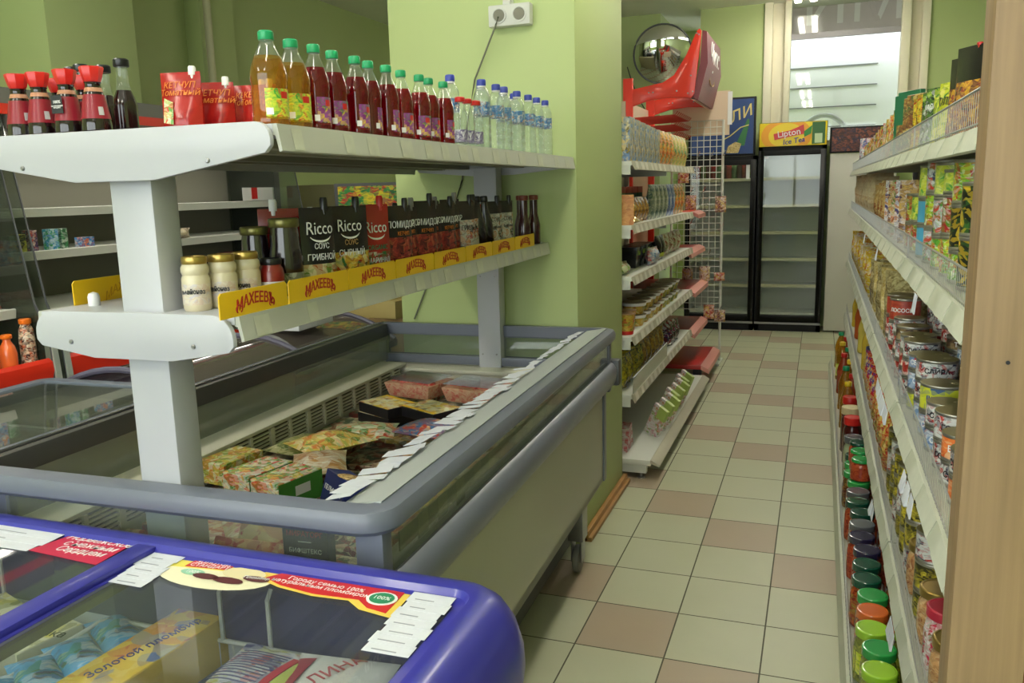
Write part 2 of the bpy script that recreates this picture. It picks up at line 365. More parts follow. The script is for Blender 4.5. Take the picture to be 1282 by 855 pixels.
# ceiling lights
TUBE = mat('light_tube', (255, 250, 236), .5, emit=LAMP)
FIX = mat('fixture_white', (225, 226, 222), .4)
def ceiling_light(x, y, along, label):
    t = thing('ceiling_light', label, 'ceiling light', (x, y, ZC), 0 if along == 'y' else R_(90), 'fluorescent ceiling lights')
    MB().box(-.16, .16, -.62, .62, -.05, 0).build('fixture_body', FIX, t, .006)
    for s in (-.07, .07): MB().box(s - .03, s + .03, -.60, .60, -.112, -.062).build('light_tube', TUBE, t, .01)
pos = [(-.35, .6), (-.35, 3.3), (-.35, 6.2), (-2.6, 1.2), (-.2, 8.3), (-.35, -1.6), (-2.6, -1.6)]
nm = ['above the aisle beside the blue freezer', 'above the aisle beside the green pillar', 'above the aisle beside the red gondola', 'above the near end of the freezer island', 'in front of the glass door fridges', 'near the back windows over the aisle', 'near the back windows away from the aisle']
for (x, y), n in zip(pos, nm): ceiling_light(x, y, 'y', 'white fluorescent ceiling light ' + n)

# double socket on the pillar with a plug and a thin cord
t = thing('wall_socket', 'white double wall socket near the top of the green pillar', 'socket', W(0, 0)[:2] + (0,)); t.location = (SOX, 3.245, SOZ)
b = MB(); b.box(-.085, .085, -.045, 0, -.04, .04); b.build('socket_housing', WHITE2, t, .006)
for s, pl in ((-.04, 1), (.042, 0)):
    MB().lathe([(.03, 0), (.03, .004), (.024, .004), (.022, -.0)], 24).xf(Matrix.Translation((s, -.045, 0)) @ Matrix.Rotation(R_(90), 4, 'X')).build('socket_ring', WHITE2, t)
    MB().lathe([(.022, 0), (.022, .002)], 24).xf(Matrix.Translation((s, -.0452, 0)) @ Matrix.Rotation(R_(90), 4, 'X')).build('socket_cup', mat('socket_shade', (120, 118, 104), .6), t)
MB().box(-.025, .005, -.04, 0, .04, .075).build('cable_duct', WHITE2, t)
b = MB().tube(CORD, .0035, 6)
tag(b.build('power_cord', mat('cord_grey', (105, 108, 90), .6)), 'thin grey power cord hanging down the green pillar from its socket', 'cord')

# ------------------------------------------------------------------ wooden post close to the camera at the right
WP = bpy.data.materials.new('beech_board'); WP.use_nodes = True
nt = WP.node_tree; bs = nt.nodes['Principled BSDF']; tc = nt.nodes.new('ShaderNodeTexCoord'); mp = nt.nodes.new('ShaderNodeMapping'); mp.inputs['Scale'].default_value = (30, 30, 1.2)
n = nt.nodes.new('ShaderNodeTexNoise'); n.inputs['Scale'].default_value = 3; n.inputs['Detail'].default_value = 6; rp = nt.nodes.new('ShaderNodeValToRGB')
rp.color_ramp.elements[0].color = s2l((124, 100, 72)) + (1,); rp.color_ramp.elements[0].position = .3; rp.color_ramp.elements[1].color = s2l((146, 120, 88)) + (1,); rp.color_ramp.elements[1].position = .7
nt.links.new(tc.outputs['Object'], mp.inputs[0]); nt.links.new(mp.outputs[0], n.inputs['Vector']); nt.links.new(n.outputs['Fac'], rp.inputs[0]); nt.links.new(rp.outputs[0], bs.inputs['Base Color']); bs.inputs['Roughness'].default_value = .55
t = thing('wooden_post', 'light beech coloured wooden post standing before the long shelf unit', 'post', (.155, .98, 0))
MB().box(0, .075, 0, .06, 0, 3.3).build('post_board', WP, t, .002)
MB().box(.0755, .16, -.001, .055, 0, 3.3).build('edge_board', mat('orange_board', (168, 118, 66), .5, noise=.12, nscale=6), t, .002)
for z in (1.31, 1.285): MB().lathe([(.0022, 0), (.0022, .0006)], 10).xf(Matrix.Translation((.035 if z > 1.3 else .055, -.0006, z)) @ Matrix.Rotation(R_(90), 4, 'X')).build('screw_hole', BLACK, t)
# ------------------------------------------------------------------ product prototypes
def arc_label(r, z0, z1, a0, a1, n=14): return MB().lathe([(r, z0), (r, z1)], n, a0=R_(a0), a1=R_(a1), cap=False)
CLEARB = glass('clear_bottle_plastic', (244, 248, 245), 1.6, .06, (215, 225, 215))
def bottle(name, r, h, liquid, capm, labelm, prof=None, fill=.72, capr=.45, label=(.12, .44), arc=(-75, 25), capm_h=.09, extra=None, body=None, clear=None):
    """profile in fractions (r, z): body up to the neck"""
    prof = prof or [(.80, 0), (.97, .02), (1, .06), (1, .10), (.96, .13), (.96, .47), (1, .50), (1, .56), (.93, .63), (.72, .74), (.47, .84), (.38, .88), (.38, .915)]
    b = MB(); P = []
    for a, z in prof: P.append((a * r, z * h, 0 if z < fill else 1))
    b.lathe(P, 20)
    me = b.mesh(name, [liquid, clear or CLEARB])
    cr = capr * r; c = MB().lathe([(cr, .905 * h), (cr * 1.06, .915 * h), (cr * 1.06, .985 * h), (cr * .9, h)], 20).mesh('bottle_cap', capm)
    parts = [('bottle_cap', c)]
    if labelm: parts.append(('label', arc_label(r * .975, label[0] * h, label[1] * h, *arc).mesh('label', labelm)))
    return (name, me, parts + (extra or []))
def jar(name, r, h, content, lidm, labelm=None, label=(.15, .55), arc=(-170, 170), lid_r=.82, prof=None, neck=.84, lid_h=None):
    prof = prof or [(.85, 0), (1, .04), (1, .62), (.93, .74), (.80, .80), (.80, .86)]
    me = MB().lathe([(a * r, z * h) for a, z in prof], 20).mesh(name, content)
    lr = lid_r * r
    l = MB().lathe([(lr * .98, neck * h), (lr * 1.03, neck * h + .002), (lr * 1.03, h - .003), (lr * .98, h - .0005), (lr * .9, h), (lr * .86, h - .0015), (0.0005, h - .0015)], 24).mesh('jar_lid', lidm)
    parts = [('jar_lid', l)]
    if labelm: parts.append(('label', arc_label(r * 1.012, label[0] * h, label[1] * h, *arc).mesh('label', labelm)))
    return (name, me, parts)
TIN = mat('tin_lid', (158, 148, 106), .38, .7); TINS = mat('tin_side', (168, 166, 158), .35, .8)
RINGM = mat('pull_ring', (190, 180, 140), .3, .9)
def can(name, r, h, labelm, ring=True, lidm=None):
    me = MB().lathe([(.0005, .001), (r * .97, 0), (r, .002), (r, .004), (r * .975, .006), (r * .975, h - .006), (r, h - .004), (r, h - .0012), (r * .985, h)], 24, cap=False).mesh(name, TINS)
    l = MB().lathe([(r * .985, h), (r * .93, h - .0005), (r * .915, h - .004), (r * .78, h - .004), (r * .76, h - .0025), (r * .66, h - .0025), (r * .64, h - .0037), (r * .45, h - .0037), (r * .43, h - .0025), (.0005, h - .0025)], 24).mesh('can_lid', lidm or TIN)
    parts = [('can_lid', l), ('label', MB().lathe([(r * .982, .007), (r * .982, h - .007)], 24, cap=False).mesh('label', labelm))]
    if ring:
        g = MB(); g.tube([(r * (.45 + .16 * math.cos(R_(a))), r * .13 * math.sin(R_(a)), h - .0005) for a in range(0, 360, 30)], .0011, 6, closed=True)
        parts.append(('pull_ring', g.mesh('pull_ring', RINGM)))
    return (name, me, parts)
def carton(name, w, d, h, m, topm=None, panel=None):
    me = pbox(w, d, h).mesh(name, m, .0015, 1); parts = []
    if topm: parts.append(('carton_top', MB().box(-w / 2 + .001, w / 2 - .001, -d / 2 + .001, d / 2 - .001, h - .0002, h + .0006).mesh('carton_top', topm)))
    if panel: parts += panel
    return (name, me, parts)
def pack(name, w, h, t, front, back=None, foot=0., extra=None, seed=0, wr=.004, lean=0.):
    me = pillow(w, h, t, foot=foot, wrinkle=wr, seed=seed, lean=lean).mesh(name, [front, back or front])
    for e in (extra or []):
        if e[0] != 'spout_cap': drape(e[1], w, h, t, foot, lean)
    return (name, me, extra or [])
def spout(x, z, m, r=.0085, h=.022): return ('spout_cap', MB().lathe([(r * .6, -.008), (r * .6, 0), (r, 0), (r, h * .8), (r * .8, h)], 12).xf(Matrix.Translation((x, 0, z))).mesh('spout_cap', m))
def tx(s, size, m, loc, face='-y', **k):
    me = text(s, size, m, face, **k); me.transform(Matrix.Translation(loc)); return ('lettering', me)

def can_text(s, size, r, z, m, a=-100):
    me = text(s, size, m, '-y', bold=.0004)
    for v in me.vertices:
        t_ = R_(a) + v.co.x / r; rr_ = r + .0004 - v.co.y * .3; v.co = Vector((rr_ * math.cos(t_), rr_ * math.sin(t_), z + v.co.z))
    return ('lettering', me)
# ------------------------------------------------------------------ colours of print
GREENCAP = mat('green_cap', (24, 150, 96), .35); REDCAP = mat('red_cap', (196, 34, 30), .3); BLUECAP = mat('blue_cap', (52, 66, 160), .35)
WCAP = mat('white_cap', (228, 228, 228), .35); BLKCAP = mat('black_cap', (18, 20, 24), .3); GOLDLID = mat('gold_lid', (176, 150, 84), .28, .8)
WTXT = mat('white_ink', (235, 235, 235), .5); RTXT = mat('red_ink', (178, 30, 28), .5); BTXT = mat('black_ink', (22, 22, 26), .5); YEL = mat('yellow_card', (236, 190, 22), .45); GRTXT = mat('green_ink', (40, 130, 90), .5)
BLUETXT = mat('blue_ink', (40, 50, 140), .5)

# ------------------------------------------------------------------ the freezer island: freezer along the aisle
isl = thing('island_freezer', 'large grey chest freezer with glass sides along the aisle under the shelf rack', 'freezer', W(0, 0), TH)
LN = 2.0; LU = -1.03
path = rr(LU, .0, .0, LN, .05)
body = MB(); body.box(LU + .035, -.035, .06, LN - .04, .33, .36); body.box(-.05, -.035, .04, LN - .03, .33, .79); body.box(LU + .03, -.05, .04, .055, .33, .72)
body.box(LU + .03, LU + .045, .055, LN - .03, .33, .79); body.box(LU + .045, -.05, LN - .045, LN - .03, .33, .79)
body.build('freezer_body', mat('freezer_panel', (182, 182, 166), .4, noise=.03, nscale=2), isl)
MB().box(LU + .2, -.16, .12, LN - .1, .07, .33).build('compressor_base', BLACK, isl)
MB().box(-.047, -.028, LN - .055, LN - .012, .33, .86).build('corner_trim', GREY, isl, .003)
# bumper rail round the outside
bp = [(.012 * 0 + .045 * math.cos(R_(a)) * .55, .775 + .045 * math.sin(R_(a))) for a in range(0, 360, 30)]
MB().ring(rr(LU, .01, .0, LN, .06), bp).build('bumper_rail', GREY, isl)
MB().box(-.02, .028, LN - .03, LN + .022, .722, .828).build('bumper_end', DGREY, isl, .012)
# top rail
tp = [(-.030, .905), (.006, .905), (.016, .915), (.018, .935), (.010, .949), (-.004, .953), (-.030, .953)]
MB().ring(path, tp).build('top_rail', GREY, isl)
MB().box(LU + .045 - .012, LU + .06, .05, LN - .05, .885, .952).build('inner_rail', mat('dark_rail', (72, 72, 72), .35), isl, .003)
MB().box(LU + .028, LU + .034, .03, LN - .03, .953, .957).build('rail_seal', CHROME, isl)
# corner posts and glass
for n_, (x0, x1, y0, y1) in enumerate(((-.062, -.006, .012, .05), (-.95, -.90, .03, .05), (LU + .01, LU + .05, LN - .05, LN - .01), (-.04, -.006, LN - .05, LN - .01), (LU + .01, LU + .05, .01, .05))):
    MB().box(x0, x1, y0, y1, .70, .91).build('corner_post', GREY, isl, .006)
MB().box(-.90, -.062, .022, .028, .72, .91).build('glass_panel', PANE2, isl)
MB().box(-.018, -.012, .05, LN - .05, .80, .91).build('glass_panel', PANE2, isl)
MB().box(LU + .05, -.04, LN - .03, LN - .024, .82, .91).build('glass_panel', PANE2, isl)
MB().box(LU + .056, LU + .062, .03, LN - .05, .80, .90).build('glass_panel', glass('reflection_tint_pane', (232, 238, 232), 1.2, .42, (178, 182, 166)), isl)  # stronger pale diffuse share, painted in for the reflection on this pane
LINER = mat('liner_cream', (212, 210, 194), .5, noise=.04, nscale=4)
b = MB(); b.box(LU + .045, -.05, .055, LN - .045, .42, .45)                     # floor of the well
b.box(LU + .045, -.87, .055, LN - .16, .45, .79)                                # duct along the left side
b.box(LU + .045, -.05, LN - .14, LN - .045, .45, .77); b.box(-.09, -.05, .055, LN - .14, .45, .79)
b.build('liner', LINER, isl)
MB().box(LU + .046, -.855, .055, LN - .12, .79, .802).build('liner_ledge', LINER, isl, .004)
MB().box(LU + .05, -.09, LN - .15, LN - .045, .77, .785).build('liner_ledge', LINER, isl, .004)
MB().box(LU + .05, -.06, LN - .06, LN - .045, .79, .825).build('end_rail', GREY, isl, .004)
MB().box(-.869, -.866, .07, LN - .17, .715, .785).build('vent_back', mat('vent_shadow', (70, 66, 52), .7), isl)
gr = MB()
for z in (.716, .728, .740, .752, .764, .776): gr.box(-.868, -.860, .07, LN - .17, z, z + .0055)
y = .07
while y < LN - .16: gr.box(-.869, -.857, y, y + (.012 if int(y * 100) % 3 else .02), .715, .788); y += .105
gr.build('vent_grille', LINER, isl)
# price strip on the aisle side rail with its paper tags
st = MB(); st.prism([(-.020, .953), (-.018, .957), (-.098, .944), (-.099, .941)], 'y', .04, LN - .04); ps = st.build('price_strip', mat('strip_grey', (176, 182, 182), .35), isl)
rnd = random.Random(3); y = .06; k = 0
while y < LN - .10:
    w = rnd.uniform(.028, .045); a = rnd.uniform(-.35, .35); L_ = rnd.uniform(.045, .075) if y < 1.2 else rnd.uniform(.02, .045)
    b = MB(); b.box(-L_ / 2, L_ / 2, -w / 2, w / 2, 0, .0008)
    b.xf(Matrix.Translation((-.105 - rnd.uniform(0, .012), y, .949 + rnd.uniform(.0, .004))) @ Matrix.Rotation(R_(-9 + rnd.uniform(-6, 4)), 4, 'Y') @ Matrix.Rotation(a, 4, 'Z'))
    b.build('price_tag', PAPER, ps); y += rnd.uniform(.030, .046)
# second strip of tags seen through the aisle side glass
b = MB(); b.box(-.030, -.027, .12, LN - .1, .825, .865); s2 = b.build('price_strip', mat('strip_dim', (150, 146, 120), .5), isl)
y = .2
while y < LN - .2:
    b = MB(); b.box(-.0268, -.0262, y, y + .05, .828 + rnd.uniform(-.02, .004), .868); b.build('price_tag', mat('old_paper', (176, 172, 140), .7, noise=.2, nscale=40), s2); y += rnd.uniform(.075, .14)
for (u, v) in ((-.105, 1.80), (-.105, .35), (LU + .12, 1.80), (LU + .12, .35)):
    c = MB(); c.lathe([(.02, -.014), (.052, -.012), (.055, -.006), (.055, .006), (.052, .012), (.02, .014)], 24).xf(Matrix.Translation((u, v, .055)) @ Matrix.Rotation(R_(90), 4, 'Y'))
    w_ = c.build('caster', mat('caster_grey', (120, 120, 112), .5), isl)
    MB().box(u - .022, u - .016, v - .03, v + .03, .05, .2).box(u + .016, u + .022, v - .03, v + .03, .05, .2).box(u - .03, u + .03, v - .04, v + .04, .14, .34).build('caster_fork', STEEL, w_, .002)

# the second freezer of the island further left and a curved lid freezer behind it
f2 = thing('island_freezer', 'grey low chest freezer with glass top behind the long aisle freezer', 'freezer', W(-1.90, .03), TH)
p2 = rr(0, 0, .80, 1.02, .06)
MB().box(.03, .77, .03, 1.0, .15, .40).build('freezer_body', mat('freezer_panel2', (184, 186, 182), .4), f2)
b = MB(); b.box(.03, .06, .03, 1.0, .4, .82); b.box(.74, .77, .03, 1.0, .4, .82); b.box(.03, .77, .03, .06, .4, .82); b.box(.03, .77, .97, 1.0, .4, .82); b.build('liner', LINER, f2)
MB().ring(p2, [(-.045, .815), (0, .81), (.012, .83), (.008, .868), (-.01, .875), (-.045, .872)]).build('top_rail', mat('rail_bluegrey', (110, 118, 134), .35), f2)
MB().box(.05, .75, .05, .98, .862, .867).build('glass_lid', glass('lid_glass', (236, 240, 236), 1.5, .12, (180, 186, 176)), f2)
MB().box(.06, .74,   .5, .52, .85, .862).build('lid_bar', WHITE2, f2)
MB().box(.07, .73, .07, .96, .60, .62).build('basket', WHITE2, f2)
rnd = random.Random(5)
for i in range(4):
    v = .2 + i * .20
    inst(pack('frozen_bag', .26, .18, .05, pmat('frozen_bag_%d' % (i % 3), ((190, 190, 180), (170, 160, 130), (180, 190, 200))[i % 3], [(160, 60, 50), (200, 190, 120), (90, 110, 140)], 26, seed=i), seed=i),
         'pale frozen bag under the lid of the low grey freezer, %s in line' % nth(i + 1), 'food bag', W(-1.9 + .38 + rnd.uniform(-.06, .06), v - .06, .66), group='bags in the left freezer', rot=(R_(-90), 0, TH))
f3 = thing('curved_lid_freezer', 'chest freezer with a curved mauve glass lid behind the long freezer', 'freezer', W(-2.02, 1.12), TH)
MB().box(.03, .72, .03, 1.5, .1, .74).build('freezer_body', mat('freezer_panel3', (176, 178, 176), .45), f3)
crv = [(x, .76 + .13 * math.sin(math.pi * min(1, x / .75)) ** .8) for x in [.75 * i / 12 for i in range(13)]]
b = MB(); b.prism([(x, z) for x, z in crv] + [(x, z - .006) for x, z in reversed(crv)], 'y', .03, 1.5, sm=False); b.build('curved_lid', glass('mauve_glass', (226, 222, 224), 1.5, .30, (150, 140, 128)), f3)  # beige-grey diffuse share of the lid stands in for its reflections
for y0 in (.0, .74, 1.47):
    b = MB(); b.tube([(x, y0 + .02, z + .003) for x, z in crv], .012, 8); b.build('lid_frame', mat('mauve_frame', (96, 92, 112), .35), f3)
MB().box(0, .75, 0, 1.52, .72, .76).build('lid_rail', mat('mauve_frame', (96, 92, 112), .35), f3, .008)
inst(carton('flat_box', .40, .30, .03, mat('white_board', (206, 208, 210), .5)), 'flat white carton lying on the curved mauve lid', 'carton', W(-1.64, 2.15, .896), TH)

# ------------------------------------------------------------------ goods lying in the long freezer
def lay(proto, label, cat, u, v, z, rz=0., tilt=0., roll=0., group='frozen goods in the long freezer', sc=None):
    return inst(proto, label, cat, W(u, v, z), group=group, rot=(tilt, roll, TH + rz), sc=sc)
GB = pmat('green_white_print', (222, 224, 214), [(60, 140, 60), (222, 224, 214), (220, 90, 60), (226, 200, 60)], 34, seed=2)
GBS = mat('green_carton', (58, 128, 52), .4)
def green_box():
    me = pbox(.10, .15, .075).mesh('carton_box', GB, .0015, 1)
    p = [('green_side', MB().box(.0498, .0506, -.073, .073, .002, .073).mesh('green_side', GBS)),
         ('green_top', MB().box(-.048, .02, -.072, .072, .0748, .0756).mesh('green_top', pmat('green_top_print', (88, 160, 60), [(220, 60, 50), (230, 232, 222), (70, 140, 60), (230, 210, 80)], 40, seed=5)))]
    p.append(('white_patch', MB().box(.0505, .0510, -.02, .03, .03, .055).mesh('white_patch', PAPER)))
    return ('carton_box', me, p)
gb = green_box()
lay(gb, 'green and white frozen food carton of the pair nearer to the price strip', 'food carton', -.53, .50, .735, R_(-14))
lay(gb, 'green and white frozen food carton of the pair nearer to the grille', 'food carton', -.635, .53, .735, R_(-14))
lay(carton('carton_box', .10, .15, .06, pmat('yellow_green_print', (206, 196, 90), [(120, 150, 60), (226, 226, 200), (200, 120, 50)], 36, seed=8)), 'yellow green carton against the vent grille behind the pair of green cartons', 'food carton', -.79, .62, .74, R_(-8))
PINK = pmat('patty_print', (206, 170, 130), [(170, 60, 40), (196, 130, 80), (210, 190, 140), (150, 30, 30)], 22, seed=4)
lay(carton('carton_box', .17, .13, .035, PINK), 'red and orange meat patty box standing behind the near glass, beside the corner post', 'food carton', -.355, .105, .745, 0, tilt=R_(62))
lay(carton('carton_box', .17, .13, .035, pmat('pizza_print', (196, 176, 120), [(170, 60, 40), (206, 150, 80), (220, 200, 150), (150, 40, 30)], 18, seed=6)), 'pizza patterned frozen box behind the near glass beside the patty box', 'food carton', -.34, .175, .75, R_(4), tilt=R_(60))
blk = carton('carton_box', .095, .03, .11, mat('black_carton', (24, 22, 26), .4), panel=[tx('МИРАТОРГ', .014, RTXT, (0, -.0155, .075)), tx('••••••••••', .008, WTXT, (0, -.0155, .06)), tx('БИФШТЕКС', .012, WTXT, (0, -.0155, .042))])
lay(blk, 'black carton with small red and white words behind the near glass at the corner', 'food carton', -.185, .055, .80, R_(2))
BLUEB = carton('carton_box', .12, .06, .09, mat('navy_carton', (28, 40, 104), .4), panel=[tx('ПЕЛЬМЕНИ', .017, WTXT, (0, -.031, .05)), ('picture', MB().lathe([(.034, 0), (.034, .001)], 24).xf(Matrix.Translation((.02, 0, .09))).mesh('picture', pmat('dumpling_print', (196, 160, 90), [(120, 80, 30), (222, 196, 140)], 60, seed=1)))])
lay(BLUEB, 'navy blue carton with white words leaning by the price strip near the corner', 'food carton', -.33, .41, .76, R_(-38), tilt=R_(-18))
def bag(label, u, v, z, w, h, t, base, cols, rz=0., seed=0, scale=26, tilt=0, foil=0.):
    pr = pack('frozen_bag', w, h, t, pmat('bagprint_%d' % seed, base, cols, scale, .28, seed, foil=foil), seed=seed, wr=.008)
    return lay(pr, label, 'food bag', u, v, z, rz, R_(-90 + tilt))
bag('white and tan frozen bag lying between the green cartons and the navy carton', -.50, .60, .775, .15, .20, .05, (222, 210, 190), [(200, 150, 90), (230, 226, 214), (170, 110, 60)], R_(30), 11)
bag('yellow topped frozen dumpling bag in the middle of the long freezer', -.68, .78, .775, .18, .22, .05, (226, 210, 110), [(200, 150, 60), (236, 230, 190), (220, 120, 60), (90, 140, 60)], R_(-30), 12)
bag('green and white vegetable bag across the middle of the long freezer', -.55, .92, .775, .2, .16, .045, (206, 214, 180), [(60, 130, 60), (220, 130, 60), (230, 230, 220), (170, 60, 40)], R_(20), 13)
bag('blue and red fish bag in the middle of the long freezer', -.40, .98, .778, .2, .16, .05, (60, 110, 160), [(170, 70, 50), (220, 180, 130), (60, 110, 160), (196, 70, 50)], R_(-12), 14)
bag('brown and gold meal bag beside the price tags', -.30, .66, .775, .16, .18, .05, (90, 66, 40), [(196, 150, 80), (200, 180, 120), (110, 70, 40)], R_(10), 15)
bag('dark red berry bag beside the price tags under the blue bag', -.27, 1.14, .77, .14, .18, .04, (110, 24, 30), [(170, 40, 50), (60, 10, 20), (200, 160, 150)], R_(12), 16)
bag('cream frozen bag deep in the near end of the long freezer', -.40, .24, .74, .2, .2, .05, (214, 206, 176), [(180, 60, 50), (200, 180, 120)], R_(40), 17)
bag('red and white frozen bag beneath the green cartons at the near end', -.58, .28, .71, .24, .2, .05, (206, 190, 170), [(170, 50, 40), (220, 200, 160), (200, 120, 60)], R_(10), 18)
bag('olive frozen bag against the grille beside the cartons', -.75, .80, .75, .16, .2, .05, (140, 136, 80), [(200, 196, 160), (90, 110, 50)], R_(-10), 19)
def meal(label, u, v, z, rz, yl, seed):
    pr = MB(); pr.box(-.085, .085, -.06, .06, 0, .034); me = pr.mesh('meal_tray', mat('black_carton', (24, 22, 26), .4), .004)
    top = MB().box(-.083, .083, -.058, .058, .034, .0352).mesh('card_sleeve', pmat('meal_print_%d' % seed, (226, 218, 190), [(230, 200, 60), (232, 226, 206), (200, 120, 60), (110, 80, 50)], 24, seed=seed))
    band = MB().box(-.083, .083, .045 if yl else -.058, .058 if yl else -.045, .0352, .0358).mesh('yellow_band', YEL)
    lay(('meal_tray', me, [('card_sleeve', top), ('yellow_band', band)]), label, 'ready meal', u, v, z, rz)
meal('black ready meal tray with yellow and white sleeve, nearer to the grille', -.62, 1.24, .77, R_(-28), 1, 21)
meal('black ready meal tray with yellow and white sleeve, nearer to the price strip', -.44, 1.20, .775, R_(-28), 0, 22)
meal('black ready meal tray lying beneath the one nearer to the grille', -.63, 1.25, .733, R_(-25), 1, 23)
MEAT = pmat('meat_red', (190, 70, 64), [(214, 110, 96), (160, 40, 44), (220, 170, 150), (196, 60, 60)], 40, .3)
def meat(label, u, v, z, rz, pale=0):
    b = MB(); w, d, h = .11, .085, .055
    b.add([(-w * .85, -d * .85, 0), (w * .85, -d * .85, 0), (w * .85, d * .85, 0), (-w * .85, d * .85, 0), (-w, -d, h), (w, -d, h), (w, d, h), (-w, d, h)], [(0, 1, 2, 3), (4, 5, 6, 7), (0, 1, 5, 4), (1, 2, 6, 5), (2, 3, 7, 6), (3, 0, 4, 7)])
    me = b.mesh('meat_tray', pmat('meat_side_%d' % pale, (206, 160, 130), [(200, 100, 90), (214, 180, 150)], 50, .3), .006)
    g = MB(); r_ = random.Random(int(u * 100) + 7)
    for i in range(9):
        x, y_ = -.08 + .04 * (i % 5) + r_.uniform(-.01, .01), -.04 + .05 * (i // 5) + r_.uniform(-.01, .02)
        g.lathe([(.0005, -.012), (.022, -.006), (.026, 0), (.02, .008), (.0005, .011)], 12, cx=x, cy=y_)
        for q in range(len(g.v) - 60, len(g.v)): g.v[q] = (g.v[q][0], g.v[q][1], g.v[q][2] + (h if abs(g.v[q][2]) < .02 else 0))
    parts = [('meat_pieces', g.mesh('meat_pieces', MEAT)), ('cling_film', MB().box(-w * .96, w * .96, -d * .96, d * .96, h + .012, h + .013).mesh('cling_film', glass('cling', (246, 240, 238), 1.6, .04, (220, 200, 196), .12)))]
    lay(('meat_tray', me, parts), label, 'meat tray', u, v, z, rz)
meat('tray of red meat at the far end of the long freezer, toward the price strip', -.43, 1.60, .735, R_(-10))
meat('tray of pink meat at the far end of the long freezer, next to the grille', -.68, 1.63, .735, R_(-14), 1)
bag('pale ice glazed bag behind the black meal trays', -.30, 1.38, .77, .12, .16, .035, (200, 180, 170), [(170, 60, 50), (216, 206, 196)], R_(-10), 24)
# lower layer of the same goods, filling the well
rnd = random.Random(9); q = 0
for v in (.18, .44, .70, .96, 1.22, 1.48, 1.70):
    for u in (-.74, -.5, -.25):
        q += 1
        pr = carton('carton_box', .21, .22, .10, pmat('under_%d' % (q % 5), ((180, 170, 140), (120, 60, 50), (190, 190, 180), (90, 110, 70), (196, 170, 90))[q % 5], [(200, 190, 160), (150, 60, 40), (60, 80, 60)], 22, seed=q % 5))
        lay(pr, 'frozen carton of the lower layer, %s row from the near glass, %s' % (nth(int(round((v - .18) / .26)) + 1), {-.74: 'grille side', -.5: 'middle', -.25: 'aisle side'}[u]), 'food carton', u, v, .57, R_(rnd.uniform(-5, 5)), group='lower layer of frozen cartons', sc=(1, 1, 1.45))
MB().box(-.86, -.10, .07, 1.84, .45, .568).build('wire_shelf', WHITE2, isl)
# ------------------------------------------------------------------ the white shelf rack over the freezer island
SC, H1, H2, Z1, Z2 = -.50, .335, .228, 1.62, 1.29
rk = thing('shelf_rack', 'white two tier shelf rack on two posts over the freezer island', 'shelf rack', W(SC, 0), TH)
for v in (.035, 1.93): 
    p = MB().box(-.048, .048, v, v + .07, .45, Z1 - .03).build('post', WHITE, rk, .006)
    for z in ((.84, 1.16) if v > 1 else (.90,)):
        for s in ((-.03, .03) if v > 1 else (.0,)): MB().lathe([(.004, 0), (.004, .002)], 8).xf(Matrix.Translation((s, v, z)) @ Matrix.Rotation(R_(90), 4, 'X')).build('screw', STEEL, p)
def bracket(y0, y1, half, zt, zc, ze, name, r=.03):
    top = []; bot = []
    for a in range(0, 91, 15): top.append((half - r + r * math.sin(R_(a)), zt - r + r * math.cos(R_(a))))
    right = top + [(half, ze + .012), (half - .012, ze)] + [(.09, zc), (-.09, zc)]
    left = [(-x, z) for x, z in reversed(top + [(half, ze + .012), (half - .012, ze)])]
    poly = right + left
    o = MB().prism(poly, 'y', y0, y1).build(name, WHITE, rk, .003)
    for s in (-.62, .62):
        MB().lathe([(.0005, .0035), (.003, .0035), (.0045, .002), (.0045, 0)], 12).xf(Matrix.Translation((s * half, y0, zc + .03)) @ Matrix.Rotation(R_(90), 4, 'X')).build('screw', STEEL, o)
    return o
bracket(-.004, .008, H1, Z1 + .004, 1.533, 1.572, 'end_bracket'); bracket(-.004, .008, H2, Z2 + .004, 1.205, 1.225, 'end_bracket', .045)
bracket(2.02, 2.028, H1, Z1 + .002, 1.56, 1.58, 'end_bracket'); bracket(2.02, 2.028, H2, Z2 + .002, 1.24, 1.25, 'end_bracket', .03)
def shelf(half, z, under):
    o = MB().box(-half + .004, half - .004, .01, 2.02, z - .016, z).build('shelf_board', WHITE, rk, .002)
    b = MB()
    for x in [-half * .7, -half * .35, half * .35, half * .7]: b.box(x - .02, x + .02, .012, 2.018, z - .034, z - .016)
    b.build('shelf_rib', mat('shelf_under', (150, 148, 128), .5), o)
    for s in (-1, 1):
        pr = [(half - .006, z), (half + .004, z), (half + .012, z - .045), (half + .006, z - .047), (half + .0, z - .020), (half - .006, z - .018)]
        l = MB().prism([(s * x, zz) for x, zz in pr], 'y', .012, 2.018).build('price_rail', mat('rail_plastic', (176, 178, 168), .4, noise=.12, nscale=9), o)
        if s > 0:
            y = .05; r_ = random.Random(int(z * 100))
            while y < 1.95:
                w = r_.uniform(.03, .06); b = MB(); b.prism([(half + .006, z - .006), (half + .0125, z - .042), (half + .013, z - .042), (half + .0065, z - .006)], 'y', y, y + w)
                b.build('price_label', mat('faded_label', (186, 188, 172), .6, noise=.2, nscale=30), l); y += w + r_.uniform(.03, .16)
    return o
shelf(H1, Z1, 0); shelf(H2, Z2, 0)
for s, v in ((-.18, .10), (.02, .10)):
    MB().lathe([(.0115, 0), (.0115, .018), (.009, .025), (.0005, .028)], 14, cx=s, cy=v).xf(Matrix.Translation((0, 0, Z2))).build('shelf_stop', WCAP, rk)

def U(v): return v
